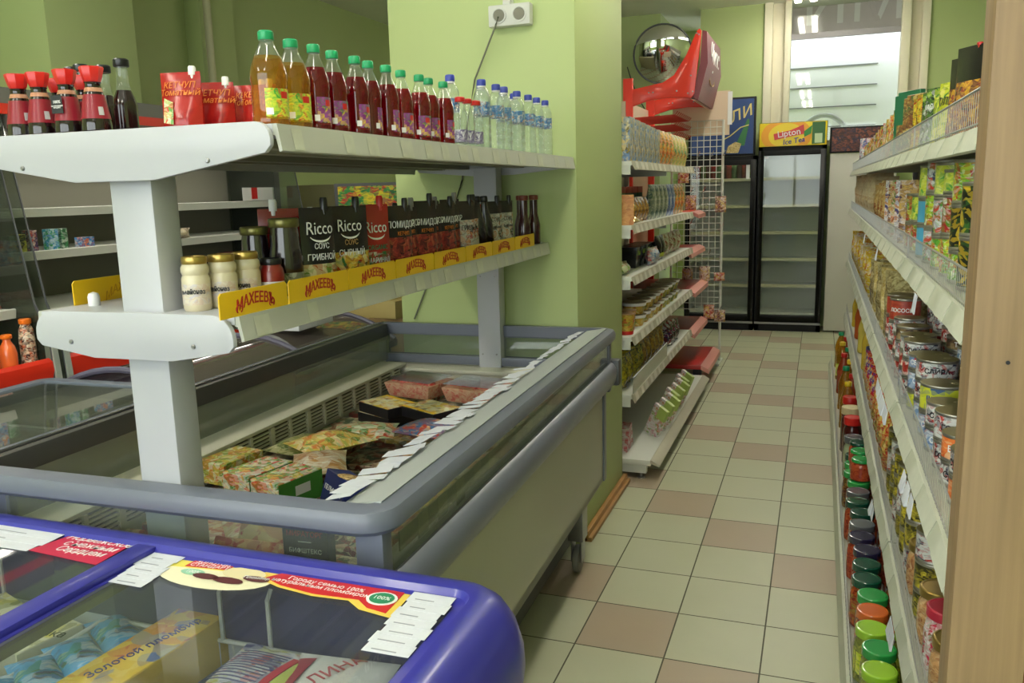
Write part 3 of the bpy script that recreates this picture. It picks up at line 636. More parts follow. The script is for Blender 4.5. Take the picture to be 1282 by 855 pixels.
# --- soy sauce bottles (front left), red funnel caps
SOY = mat('soy_dark', (22, 10, 12), .12, coat=.5)
SOYR = mat('soy_red_print', (132, 22, 40), .3)
soyp = [(.95, 0), (1, .02), (1, .17), (.97, .22), (.74, .50), (.66, .60), (.52, .70), (.50, .76), (.56, .78)]
def soy(tagged, flip=0):
    r, h = .0275, .128
    me = MB().lathe([(a * r, z * h) for a, z in soyp], 20).mesh('soy_sauce_bottle', SOY)
    red = MB().lathe([(r * .955, .25 * h), (.765 * r, .50 * h), (.69 * r, .60 * h)], 20, cap=False).mesh('red_band', SOYR)
    rn = MB().lathe([(r * .62, .64 * h), (r * .54, .70 * h)], 18, cap=False).mesh('neck_band', mat('tan_band', (170, 120, 90), .4))
    cap = MB().lathe([(.50 * r, .78 * h), (.55 * r, .80 * h), (.62 * r, .83 * h), (.80 * r, .98 * h), (.76 * r, 1.0 * h), (.72 * r, .95 * h), (.001, .94 * h)], 8, sm=False).mesh('bottle_cap', REDCAP)
    parts = [('red_band', red), ('neck_band', rn), ('bottle_cap', cap)]
    if tagged:
        b = MB(); b.prism([(-.012, .078), (.012, .078), (.013, .045), (-.013, .045), (-.013, .05)], 'y', -.0275, -.027)
        parts.append(('hang_tag', b.mesh('hang_tag', BLKCAP), [tx('100%', .008, WTXT, (0, -.0278, .066)), tx('НАТУРАЛЬНЫЙ\nПРОДУКТ', .0035, WTXT, (0, -.0278, .057))]))
    else:
        parts.append(('barcode_label', MB().lathe([(r * .935, .30 * h), (r * .845, .42 * h)], 4, a0=R_(-25), a1=R_(-2), cap=False).mesh('barcode_label', mat('grey_barcode', (170, 170, 172), .5))))
    return ('soy_sauce_bottle', me, parts)
sa, sb_ = soy(0), soy(1)
g = 'soy sauce bottles at the near end of the top shelf'
spots = [(-.795, .085, sa, 'first in line, farthest from the pouches'), (-.742, .085, sa, 'second in line'), (-.669, .080, sb_, 'with a black hanging tag'), (-.599, .075, sa, 'last in line, beside the orange labelled bottle'), (-.705, .16, sb_, 'half hidden behind the last one'), (-.78, .17, sa, 'in the second row behind the second one')]
for u, v, pr, n in spots: inst(pr, 'dark soy sauce bottle with red funnel cap, ' + n, 'sauce bottle', W(u, v, Z1), TH + R_(random.uniform(-10, 10)), g, sc=(1.0, 1.0, 1.0))
# --- taller black capped dressing bottles behind
for i, (u, v, om, n) in enumerate([(-.830, .26, 0, 'first of four'), (-.785, .24, 0, 'second of four'), (-.755, .27, 0, 'third of four'), (-.66, .22, 1, 'with an orange label')]):
    pr = bottle('dressing_bottle', .024, .155, mat('dressing_dark', (30, 14, 16), .15, coat=.4), BLKCAP, mat('orange_label', (200, 84, 30), .45) if om else mat('maroon_label', (96, 30, 40), .4),
        prof=[(.95, 0), (1, .02), (1, .44), (.9, .52), (.62, .62), (.50, .72), (.46, .84), (.46, .9)], fill=.60, capr=.62, label=(.05, .42), arc=(-180, 180))
    inst(pr, 'slim dressing bottle with black cap behind the soy sauce, ' + n, 'sauce bottle', W(u, v, Z1), TH, 'black capped dressing bottles', sc=(1, 1, 1.07))
# --- red ketchup pouches with white spouts
RP = pmat('red_pouch', (150, 20, 18), [(160, 28, 22), (142, 16, 16), (154, 22, 20)], 16, .22, 3)
def red_pouch(w, h, sp, lab):
    ex = [spout(sp, h - .006, WCAP, .007, .016), ('gold_text', text('КЕТЧУП\nТоматный', .016, mat('orange_ink', (214, 120, 30), .5), '-y', shear=.2), [])]
    ex[1][1].transform(Matrix.Translation((.0, -.0135, h * .72)))
    if lab: ex.append(('side_label', MB().prism([(-w * .42, h * .18), (-w * .1, h * .14), (-w * .12, h * .50), (-w * .38, h * .58)], 'y', -.0245, -.0235).mesh('side_label', pmat('pouch_label', (206, 200, 140), [(90, 150, 70), (220, 220, 190), (200, 60, 40)], 60, .4, 2))))
    return pack('ketchup_pouch', w, h, .045, RP, RP, foot=1, extra=ex, seed=4, wr=.006)
for u, v, w, h, rz, lab, n in [(-.43, .115, .080, .112, 10, 1, 'with a pale green label'), (-.41, .185, .075, .10, 18, 0, 'second from the near end'), (-.375, .255, .075, .10, 14, 0, 'third from the near end'), (-.325, .21, .072, .093, 8, 0, 'beside the yellow syrup bottle')]:
    inst(red_pouch(w, h, w * .3, lab), 'shiny red ketchup pouch with white spout, ' + n, 'sauce pouch', W(u, v, Z1), TH + R_(rz), 'red ketchup pouches on the top shelf')
# --- syrup bottles
YLIQ = glass('yellow_syrup', (232, 200, 110), 1.5, .22, (170, 120, 30)); RLIQ = glass('red_syrup', (190, 40, 50), 1.5, .38, (120, 8, 24))
YLAB = pmat('yellow_label', (196, 206, 60), [(60, 150, 50), (226, 210, 60), (200, 50, 40), (150, 190, 60)], 55, .4, 4)
PLAB = pmat('purple_label', (132, 60, 130), [(150, 70, 150), (210, 180, 50), (60, 120, 60), (120, 40, 110)], 55, .4, 4)
def tagz(r, h, z, s='ВКУС'): return [('logo_patch', arc_label(r * .985, h * (z - .03), h * (z + .04), -20, 8, 5).mesh('logo_patch', REDCAP)), ('barcode', arc_label(r * .985, .13 * h, .20 * h, -70, -48, 5).mesh('barcode', WCAP))]
ys = bottle('syrup_bottle', .033, .168, YLIQ, GREENCAP, YLAB, fill=.73, capr=.40, label=(.09, .40), arc=(-72, 25), extra=tagz(.033, .168, .33))
rs = bottle('syrup_bottle', .0275, .168, RLIQ, GREENCAP, PLAB, fill=.70, capr=.44, label=(.09, .40), arc=(-58, 30), extra=tagz(.0275, .168, .33))
g = 'syrup bottles along the aisle edge of the top shelf'
for i, v in enumerate((.105, .195)): inst(ys, 'yellow syrup bottle with green cap, %s' % ('next to the red pouches' if i == 0 else 'next to the red syrup'), 'syrup bottle', W(-.232 - .008 * i, v, Z1), TH + R_(-8 * i), g)
vs = [.262, .342, .425, .496, .571, .660, .752, .822, .905]
for i, v in enumerate(vs): inst(rs, 'dark red syrup bottle with green cap, %s after the yellow ones' % nth(i + 1), 'syrup bottle', W(-.232 - .006 * (i % 2), v, Z1), TH + R_([0, -4, 6, 34, 22, 0, -18, 4, 8][i]), g)
# --- small water bottles with red caps, then tall water bottles with blue caps
WLAB = pmat('water_label', (60, 130, 190), [(70, 140, 200), (40, 90, 170), (200, 150, 110), (226, 232, 236)], 60, .4, 1)
WLIQ = glass('water', (244, 248, 246), 1.8, .10, (225, 232, 230))
sw = bottle('water_bottle', .022, .140, WLIQ, REDCAP, pmat('small_label', (150, 140, 170), [(90, 80, 120), (220, 220, 226), (120, 110, 150)], 80, .4, 1), fill=.9, capr=.62, label=(.12, .36), arc=(-180, 180))
for i, (u, v) in enumerate([(-.235, SW0), (-.235, SW1), (-.232, SW2)]): inst(sw, 'small clear bottle with red cap beyond the red syrup, %s from the near side' % nth(i + 1), 'water bottle', W(u, v, Z1), TH, 'small red capped bottles')
wb = bottle('water_bottle', .026, .206, WLIQ, BLUECAP, WLAB, prof=[(.85, 0), (1, .02), (1, .10), (.94, .12), (1, .14), (1, .22), (.94, .24), (1, .26), (1, .34), (.94, .36), (1, .38), (1, .47), (.97, .49), (.97, .68), (1, .70), (.95, .77), (.72, .85), (.42, .90), (.42, .92)], fill=.95, capr=.50, label=(.50, .68), arc=(-180, 180),
            extra=[('cap_collar', MB().lathe([(.0125, .183), (.0135, .188), (.0132, .196), (.0125, .197)], 16).mesh('cap_collar', WCAP))])
g = 'tall water bottles on the top shelf'
for i, (u, v) in enumerate(WATERS):
    inst(wb, 'tall clear water bottle with blue cap, %s counted from the near side' % nth(i + 1), 'water bottle', W(u, v, Z1), TH + R_(i * 37), g)

# ------------------------------------------------------------------ lower shelf of the rack
# printed yellow card trays along the edge
def card(v0, v1, k):
    t = thing('card_tray', 'yellow cardboard strip with red lettering, %s from the near end of the lower shelf' % nth(k + 1), 'card tray', W(-.272, (v0 + v1) / 2, Z2), TH, 'yellow card trays')
    L_ = (v1 - v0) / 2
    pts = [(-L_, 0), (L_, 0), (L_, .040), (L_ - .006, .046), (-L_ + .006, .046), (-L_, .040)]
    MB().prism(pts, 'x', -.0012, .0012).build('card_front', YEL, t)
    if k: MB().box(-.045, -.001, -L_, L_, 0, .0015).build('card_base', YEL, t)
    o = place('lettering', text('МАХЕЕВЪ', .028, RTXT, 'x', .0004, shear=.14, bend=3.2, sx=.86, bold=.0006), t, (.0015, 0, .0265))
    b = MB()
    for s in (-1, 1): b.tube([(.0016, s * (.050 + .009 * math.cos(R_(a))), .0125 + .0070 * math.sin(R_(a))) for a in range(-60, 250, 25)], .0011, 5)
    b.build('swash', RTXT, t)
card(-.035, .172, 0)
for k in range(7): card(.178 + .2375 * k, .178 + .2375 * k + .233, k + 1)
t = thing('card_tray', 'yellow cardboard strip on the hidden edge of the lower shelf beside the near post', 'card tray', W(-.722, .20, Z2), TH, 'yellow card trays')
MB().prism([(-.11, 0), (.5, 0), (.5, .05), (-.104, .05), (-.11, .044)], 'x', -.0012, .0012).build('card_front', YEL, t)
place('lettering', text('МАХЕЕВЪ', .024, mat('faint_orange', (206, 150, 20), .5), 'x', .0004, shear=.18, bend=6.), t, (.0015, .03, .026))
# mayonnaise jars, ketchup and dark sauce jars
MAYO = mat('mayo', (206, 196, 168), .35, coat=.4); MLAB = pmat('mayo_label', (206, 196, 178), [(210, 200, 184), (196, 170, 150), (190, 186, 196)], 60, .4, 3)
mj = jar('mayonnaise_jar', .026, .082, MAYO, GOLDLID, MLAB, label=(.12, .50), arc=(-150, 10), lid_r=.88, prof=[(.9, 0), (1, .05), (1, .60), (.90, .66), (1, .72), (.98, .80), (.86, .86)], neck=.86)
mj[2].append(('label_print', (lambda m_: (m_.transform(Matrix.Rotation(R_(28), 4, 'Z') @ Matrix.Translation((0, -.0268, .030))), m_)[1])(text('майонез', .010, BTXT, '-y', bold=.0003))))
for i, (u, v) in enumerate([(-.405, .075), (-.385, .128), (-.375, .190)]):
    inst(mj, 'glass jar of pale mayonnaise with gold lid, %s from the near post' % nth(i + 1), 'sauce jar', W(u, v, Z2), TH + R_(-10 * i), 'mayonnaise jars', sc=(1.0 + .08 * min(i, 1), 1.0 + .08 * min(i, 1), 1.25))
kj = jar('ketchup_jar', .024, .070, mat('ketchup', (130, 24, 22), .3, coat=.4), BLKCAP, mat('ketchup_label', (214, 212, 214), .5), label=(.1, .45), arc=(-110, 10))
inst(kj, 'small ketchup jar with black lid and white label behind the mayonnaise jars', 'sauce jar', W(-.352, .242, Z2), TH, sc=(1.1, 1.1, 1.22))
dj = jar('dark_sauce_jar', .030, .115, mat('dark_sauce', (26, 14, 20), .2, coat=.6), mat('green_gold_lid', (110, 106, 62), .3, .7), mat('dark_jar_label', (40, 44, 50), .4), label=(.12, .5), lid_r=.9, prof=[(.85, 0), (1, .05), (1, .55), (.86, .68), (.86, .8), (.8, .88)], neck=.88)
inst(dj, 'dark sauce jar with dull gold lid behind the ketchup jar', 'sauce jar', W(-.43, .305, Z2), TH, sc=(1.1, 1.1, 1.28)); 
lj = jar('dark_sauce_jar', .033, .128, mat('dark_sauce', (26, 14, 20), .2, coat=.6), mat('green_gold_lid', (110, 106, 62), .3, .7), pmat('olive_label', (150, 160, 140), [(60, 80, 50), (200, 200, 190), (90, 60, 60)], 50, .4, 2), label=(.02, .3), arc=(-120, 20), lid_r=.86, prof=[(.85, 0), (1, .05), (1, .50), (.88, .64), (.84, .8), (.8, .88)], neck=.88)
inst(lj, 'larger dark sauce jar with olive label next to the first black sauce pouch', 'sauce jar', W(-.365, .318, Z2), TH, sc=(1.1, 1.1, 1.28))
for i, (u, v) in enumerate([(-.60, .20), (-.58, .29), (-.57, .40)]):
    inst(jar('adjika_jar', .034, .085, mat('brown_sauce', (44, 20, 18), .25, coat=.5), mat('dark_red_lid', (104, 26, 26), .35), mat('brown_label', (58, 40, 36), .5)), 'squat brown sauce jar with dark red lid behind the near post, %s from the front' % nth(i + 1), 'sauce jar', W(u, v, Z2), TH, 'brown sauce jars behind the near post')
# a long red card tray top behind the jars
MB_ = MB().box(-.06, .06, 0, .40, 0, .05); o = MB_.build('red_card_box', mat('dark_red_card', (110, 30, 28), .4), None, .003); o.location = W(-.50, .42, Z2); o.rotation_euler.z = TH
tag(o, 'long low dark red carton lying behind the jars on the lower shelf', 'carton')
# stand-up sauce pouches
BLK = mat('black_pouch', (20, 20, 24), .22, coat=.3)
def pouch(front, w, h, txt, cap=BLKCAP, side=None, seed=0, spx=.25, t=.035):
    ex = [spout(w * spx, h - .004, cap, .008, .02)]
    for s, size, m, z in txt:
        if s == 'Ricco': ex.append(('swoosh', MB().tube([(.026 * math.cos(R_(a)), 0, z - .010 + .011 * math.sin(R_(a))) for a in range(195, 346, 15)], [.0004, .0009, .0013, .0016, .0018, .0018, .0018, .0016, .0013, .0009, .0004], 5).mesh('swoosh', m)))
        ex.append(tx(s, size, m, (0, -(t / 2 * .97 * min(1, (1 - z / h) * 1.15 + .02) ** .8 * .96 + .0028), z), shear=.1))
    return pack('sauce_pouch', w, h, t, front, side or BLK, foot=1, extra=ex, seed=seed, wr=.004)
def two(name, topc, base, cols, zsplit, seed):
    """pouch print: plain top, picture below"""
    if name in MAT: return MAT[name]
    m = pmat(name, base, cols, 42, .25, seed); nt = m.node_tree; L = nt.links.new; b = nt.nodes['Principled BSDF']
    src = b.inputs['Base Color'].links[0].from_socket; tc = nt.nodes.new('ShaderNodeTexCoord'); sp = nt.nodes.new('ShaderNodeSeparateXYZ'); L(tc.outputs['Object'], sp.inputs[0])
    gt = nt.nodes.new('ShaderNodeMath'); gt.operation = 'GREATER_THAN'; L(sp.outputs[2], gt.inputs[0]); gt.inputs[1].default_value = zsplit
    mx = nt.nodes.new('ShaderNodeMix'); mx.data_type = 'RGBA'; L(gt.outputs[0], mx.inputs[0]); L(src, mx.inputs[6]); mx.inputs[7].default_value = s2l(topc) + (1,); L(mx.outputs[2], b.inputs['Base Color']); return m
MUSH = two('mushroom_print', (22, 22, 26), (206, 196, 150), [(210, 200, 160), (110, 140, 60), (170, 90, 50), (226, 220, 190)], .045, 1)
CHEE = two('cheese_print', (24, 20, 24), (220, 176, 60), [(226, 196, 80), (200, 80, 40), (60, 110, 60), (232, 222, 160), (150, 30, 30)], .058, 2)
MARG = two('marg_print', (168, 34, 26), (160, 30, 28), [(50, 110, 60), (190, 50, 40), (214, 206, 190)], .05, 3)
RICH = two('richter_print', (26, 20, 22), (150, 44, 36), [(90, 20, 20), (190, 90, 60), (40, 14, 16), (170, 50, 40)], .075, 4)
pp = [
 (pouch(MUSH, .082, .138, [('Ricco', .030, WTXT, .103), ('СОУС', .013, WTXT, .074), ('ГРИБНОЙ', .0145, WTXT, .056)], seed=1), .400, 'with a white mushroom picture, first black one from the near end'),
 (pouch(CHEE, .112, .138, [('Ricco', .030, WTXT, .103), ('СОУС', .013, mat('tan_ink', (190, 150, 90), .5), .074), ('СЫРНЫЙ', .0155, WTXT, .056)], seed=2), .532, 'with yellow cheese picture, second black one from the near end'),
 (pouch(MARG, .095, .138, [('Ricco', .030, WTXT, .095), ('ORGANIC', .013, GRTXT, .058), ('МАРИНАД', .013, WTXT, .034)], cap=REDCAP, side=mat('red_side', (150, 24, 24), .25), seed=3), .662, 'red one with white lettering, beside the cheese pouch'),
]
for pr, v, n in pp: inst(pr, 'stand-up sauce pouch ' + n, 'sauce pouch', W(-.335, v, Z2), TH + R_(70), 'stand-up sauce pouches on the lower shelf', sc=(1.12, 1.1, 1.33))
v = .775; k = 0
while v < 1.36:
    k += 1; gry = k > 6
    if not gry: pr = pouch(RICH, .085, .138 if k % 3 else .146, [('ПОМИДОР', .019, WTXT, .10), ('КЕТЧУП', .011, mat('orange_ink', (214, 120, 30), .5), .082)], seed=k % 3, cap=BLKCAP if k % 2 else mat('grey_cap', (130, 130, 130), .4))
    else: pr = pouch(two('grill_print', (34, 30, 32), (190, 186, 180), [(200, 196, 190), (150, 60, 50), (90, 90, 90), (206, 150, 110)], .095, 6), .08, .14, [('ГРИЛЬ', .017, BTXT, .075), ('соус', .012, RTXT, .055)], seed=k % 3)
    inst(pr, '%s sauce pouch, %s after the red one along the lower shelf' % ('pale and black grill' if gry else 'black and dark red ketchup', nth(k)), 'sauce pouch', W(-.335 + (.02 if k % 2 else 0), v, Z2), TH + R_(70 + (k * 13) % 17 - 8), 'stand-up sauce pouches on the lower shelf', sc=(1.05, 1, 1.28))
    v += .078
# black slanted bottles and grey pouches further along
tb = bottle('sauce_bottle', .022, .165, mat('black_sauce', (18, 12, 14), .2, coat=.5), BLKCAP, mat('grey_sauce_label', (160, 156, 150), .5), prof=[(.9, 0), (1, .03), (1, .45), (.85, .6), (.5, .78), (.42, .9)], fill=.99, capr=.5, label=(.08, .42), arc=(-150, 30))
for i, v in enumerate((1.40, 1.47)): inst(tb, 'slim black sauce bottle leaning among the pouches, %s of two' % ('near one' if i == 0 else 'far one'), 'sauce bottle', W(-.325, v, Z2), group='slim black sauce bottles', rot=(R_(9), 0, TH), sc=(1.1, 1.1, 1.18))
gp = pouch(two('white_grill_print', (30, 28, 30), (206, 204, 198), [(210, 208, 200), (90, 110, 70), (200, 140, 90), (60, 60, 60)], .105, 8), .075, .138, [('СОУС', .016, BTXT, .088), ('барбекю', .012, BTXT, .068)], seed=5)
for i, v in enumerate((1.535, 1.60, 1.665, 1.725)): inst(gp, 'white and black barbecue pouch near the far post, %s from the near side' % nth(i + 1), 'sauce pouch', W(-.325 - .02 * (i % 2), v, Z2), TH + R_(68), 'white barbecue pouches', sc=(1, 1, 1.25))
rb = bottle('sauce_bottle', .024, .155, mat('darkred_sauce', (52, 12, 14), .2, coat=.5), mat('brown_cap', (120, 60, 40), .4), mat('black_label', (20, 18, 20), .4), prof=[(.9, 0), (1, .03), (1, .40), (.8, .52), (.62, .62), (.62, .9)], fill=.99, capr=.68, label=(.05, .36), arc=(-180, 180))
for i, v in enumerate((1.80, 1.86, 1.93)): inst(rb, 'dark red sauce bottle with brown cap on the lower shelf, %s from the far end' % nth(3 - i), 'sauce bottle', W(-.30 - .03 * (i % 2), v, Z2), TH, 'dark red bottles at the far end', sc=(1.05, 1.05, 1.22))
# second row inside the shelf
for i in range(9):
    v = .50 + i * .15
    pr = pouch(RICH if i % 2 else MARG, .09, .13, [], seed=i % 4, cap=WCAP if i == 0 else BLKCAP)
    inst(pr, 'dark sauce pouch in the lower shelf back row, %s from the near end' % nth(i + 1), 'sauce pouch', W(-.43, v, Z2), TH + R_(75), 'back row of sauce pouches', sc=(1, 1, 1.25))
red = pouch(mat('deep_red_pouch', (130, 20, 24), .25), .10, .14, [], seed=2, cap=WCAP, spx=-.2, side=mat('deep_red_pouch', (130, 20, 24), .25))
inst(red, 'deep red pouch with white spout behind the dark sauce jars', 'sauce pouch', W(-.43, .42, Z2), TH + R_(40), sc=(1.15, 1, 1.3))

# ------------------------------------------------------------------ blue ice cream freezer in the foreground
BLUE = mat('blue_plastic', (52, 52, 150), .32, coat=.25)
bf = thing('ice_cream_freezer', 'blue rimmed ice cream chest freezer with sliding glass lids in front of the shelf rack', 'freezer', (0, 0, 0), 0)
BX0, BX1, BY0, BY1 = -1.86, -.405, .46, 1.200
pth = rr(BX0, BY0, BX1, BY1, .11, 8)
b = MB(); side = rr(BX0 + .05, BY0 + .05, BX1 - .028, BY1 - .028, .09, 8)
b.ring(side, [(0, .08), (0, .80), (-.04, .80), (-.04, .08)]); b.box(BX0 + .1, BX1 - .08, BY0 + .1, BY1 - .08, .08, .11)
BODYP = mat('freezer_wrap_blue', (70, 160, 205), .4); b.build('freezer_body', BODYP, bf)
# picture on the right side: a white drop with a red heart, dark blue sweep
t_ = MB(); t_.prism([(1.06 + .095 * math.cos(R_(a)), .60 + .14 * math.sin(R_(a))) for a in range(0, 360, 15)], 'x', BX1 - .029, BX1 - .0265); dr = t_.build('white_emblem', WTXT, bf)
t_ = MB(); t_.prism([(1.06 + .045 * math.cos(R_(a)), .60 + .075 * math.sin(R_(a))) for a in range(0, 360, 15)], 'x', BX1 - .027, BX1 - .0255); t_.build('red_drop', mat('emblem_red', (210, 30, 40), .4), dr)
rim = [(-.105, .868), (-.105, .862), (-.06, .80), (-.03, .745), (0.002, .742), (.006, .77), (.004, .805), (-.006, .84), (-.022, .866), (-.042, .881), (-.062, .887), (-.078, .884), (-.085, .874)]
MB().ring(pth, [(o + .0, z) for o, z in rim]).build('blue_rim', BLUE, bf)
inn = (BX0 + .105, BY0 + .105, BX1 - .105, BY1 - .105)
b = MB(); b.box(-1.152, -1.108, BY0 + .09, BY1 - .08, .868, .882); b.box(-1.118, -1.100, BY0 + .09, BY1 - .08, .846, .870)
b.build('lid_frame', BLUE, bf, .004)
MB().box(-1.100, -1.092, BY0 + .10, BY1 - .09, .846, .868).build('lid_seal', DGREY, bf)
b = MB(); b.box(-1.11, BX1 - .09, BY1 - .10, BY1 - .085, .858, .866); b.box(-1.11, BX1 - .09, BY0 + .09, BY0 + .10, .858, .866); b.build('lid_slide', DGREY, bf)
LG = glass('lid_clear', (248, 251, 250), 1.1, .03, (200, 206, 206))
MB().box(-1.10, BX1 - .095, BY0 + .095, BY1 - .088, .866, .869).build('glass_lid', LG, bf); MB().box(BX0 + .09, -1.15, BY0 + .095, BY1 - .082, .872, .875).build('glass_lid', LG, bf)
LINB = mat('liner_bluewhite', (186, 192, 206), .5); b = MB()
b.box(BX0 + .07, BX1 - .07, BY1 - .10, BY1 - .085, .25, .74); b.box(BX0 + .07, BX1 - .07, BY0 + .085, BY0 + .10, .25, .74); b.box(BX0 + .07, BX0 + .09, BY0 + .09, BY1 - .09, .25, .74); b.box(BX1 - .10, BX1 - .085, BY0 + .09, BY1 - .09, .25, .74)
b.box(BX0 + .07, BX1 - .08, BY0 + .09, BY1 - .09, .22, .25); b.build('liner', LINB, bf)
NAVY = mat('navy_inner', (40, 42, 96), .4); b = MB()
b.box(BX0 + .09, BX1 - .09, BY1 - .104, BY1 - .082, .74, .86); b.box(BX0 + .09, BX1 - .09, BY0 + .082, BY0 + .104, .74, .86); b.box(BX1 - .104, BX1 - .082, BY0 + .09, BY1 - .09, .74, .86); b.build('inner_collar', NAVY, bf)
# paper price slips and adverts on the glass
def slips(x0, x1, y0, y1, z, n, dx, seed):
    r_ = random.Random(seed); L_ = (y1 - y0) / n
    for i in range(n):
        y = y1 - (i + 1) * L_; b = MB(); sh = dx * (1 - i / max(1, n - 1)) ; s = r_.uniform(-.004, .004)
        zz = z + .0006 * (n - i)
        b.prism([(x0 + sh + s, y - .006), (x1 + sh + s, y - .006 + r_.uniform(-.003, .003)), (x1 + sh + s, y + L_), (x0 + sh + s, y + L_)], 'z', zz, zz + .0005); o = b.build('price_slip', PAPER, bf)
        c = MB(); yy = y - .002; c.box(x0 + sh + s + .012, x0 + sh + s + (x1 - x0) * r_.uniform(.5, .8), yy + .003, yy + .0055, zz + .0005, zz + .0008); c.build('price_text', mat('grey_ink', (140, 144, 156), .6), o)
slips(-1.54, -1.33, 1.045, 1.150, .8755, 4, .01, 1); slips(-1.100, -1.030, 1.005, 1.112, .8695, 5, -.01, 2); slips(-.583, -.510, .945, 1.112, .8695, 7, .0, 3)
ZG = .8698
t1 = quadpatch([(-1.335, 1.046), (-1.162, 1.034), (-1.168, 1.145), (-1.305, 1.150)], .8758, 'advert_sticker', mat('crimson_sticker', (190, 30, 70), .4), bf)
place('lettering', text('Норвежское\nс нежным\nСердцем', .027, WTXT, 'z', .0002, shear=.25, spacing=.9), t1, (-1.235, 1.092, .8768))
ov = [(-.945 + .115 * math.cos(R_(a)) , 1.078 + .052 * math.sin(R_(a))) for a in range(0, 360, 15)]
t2 = quadpatch(ov, ZG, 'advert_sticker', mat('pale_yellow_sticker', (232, 228, 196), .4), bf)
quadpatch([(-.945 + .105 * math.cos(R_(a)), 1.083 + .046 * math.sin(R_(a))) for a in range(20, 200, 15)], ZG + .0007, 'yellow_field', mat('soft_yellow', (226, 214, 90), .4), t2)
quadpatch([(-1.015, 1.085), (-.932, 1.093), (-.928, 1.118), (-1.012, 1.110)], ZG + .0014, 'red_flag', REDCAP, t2)
place('lettering', text('ЗОЛОТОЙ\nСТАНДАРТ', .014, WTXT, 'z', .0002, rot=.06), t2, (-.971, 1.1015, ZG + .0022))
quadpatch([(-.985 + .024 * math.cos(R_(a)), 1.070 + .010 * math.sin(R_(a))) for a in range(0, 360, 20)], ZG + .0014, 'green_seal', mat('mint', (150, 200, 170), .4), t2)
place('lettering', text('100%', .013, WTXT, 'z', .0002), t2, (-.985, 1.070, ZG + .0022))
quadpatch([(-.895 + .042 * math.cos(R_(a)), 1.090 + .020 * math.sin(R_(a))) for a in range(0, 360, 20)], ZG + .0014, 'ice_cream_scoop', mat('scoop_cream', (226, 214, 170), .4), t2)
for cx_, cy_, ax, ay in ((-.952, 1.062, .026, .009), (-.905, 1.060, .03, .010), (-.862, 1.078, .026, .009)): quadpatch([(cx_ + ax * math.cos(R_(a)), cy_ + ay * math.sin(R_(a))) for a in range(0, 360, 30)], ZG + .0020, 'chocolate_piece', mat('chocolate', (92, 44, 44), .4), t2)
place('lettering', text('Пломбир', .011, WTXT, 'z', .0002, rot=.1), t2, (-.862, 1.080, ZG + .0034))
bn = [(-.865, 1.085), (-.81, 1.066), (-.74, 1.056), (-.675, 1.060), (-.645, 1.040), (-.585, 1.030), (-.590, 1.128), (-.70, 1.133), (-.84, 1.135), (-.862, 1.112)]
t3 = quadpatch(bn, ZG + .0010, 'advert_sticker', mat('yellow_border', (224, 196, 84), .4), bf)
bn2 = [(-.850, 1.088), (-.81, 1.072), (-.74, 1.062), (-.66, 1.066), (-.635, 1.047), (-.598, 1.040), (-.600, 1.108), (-.72, 1.112), (-.82, 1.124)]
quadpatch(bn2, ZG + .0018, 'red_field', mat('banner_red', (196, 36, 40), .4), t3)
place('lettering', text('Городу семью 100%\nнатуральным пломбиром!', .0150, WTXT, 'z', .0002, rot=-.04, sx=1.02), t3, (-.738, 1.089, ZG + .0028))
quadpatch([(-.625 + .026 * math.cos(R_(a)), 1.078 + .021 * math.sin(R_(a))) for a in range(0, 360, 20)], ZG + .0028, 'white_seal', WTXT, t3)
quadpatch([(-.625 + .021 * math.cos(R_(a)), 1.078 + .017 * math.sin(R_(a))) for a in range(0, 360, 20)], ZG + .0036, 'green_seal', GRTXT, t3)
place('lettering', text('100%', .014, WTXT, 'z', .0002), t3, (-.625, 1.078, ZG + .0044))
# wire baskets
WIRE = mat('grey_wire', (186, 188, 190), .35)
def basket(x0, x1, y0, y1, z0, z1, label):
    t = thing('wire_basket', label, 'basket', ((x0 + x1) / 2, (y0 + y1) / 2, 0)); t_ = t
    cx_, cy_ = (x0 + x1) / 2, (y0 + y1) / 2; a, c = (x1 - x0) / 2, (y1 - y0) / 2
    MB().tube([(x, y, z1) for x, y in rr(-a, -c, a, c, .02, 3)], .004, 6, closed=True).build('top_rim', WIRE, t_)
    b = MB(); n = int(2 * a / .03)
    for i in range(n + 1):
        x = -a + .01 + (2 * a - .02) * i / n; b.tube([(x, -c, z1), (x, -c, z0), (x, c, z0), (x, c, z1)], .002, 5)
    n = int(2 * c / .03)
    for i in range(n + 1):
        y = -c + .01 + (2 * c - .02) * i / n; b.tube([(-a, y, z1), (-a, y, z0), (a, y, z0), (a, y, z1)], .002, 5)
    b.build('wire_mesh', WIRE, t_)
    h = MB()
    for x in (-a * .2, a * .1): h.tube([(x, c, z1), (x, c, .835), (x, c + .012, .85)], .004, 6)
    h.build('basket_hanger', WIRE, t_)
    return t
basket(-1.205, -.55, .60, 1.08, .50, .745, 'white wire basket holding the yellow carton in the blue freezer'); basket(-1.74, -1.225, .60, 1.08, .50, .72, 'white wire basket holding square pale cartons in the blue freezer')
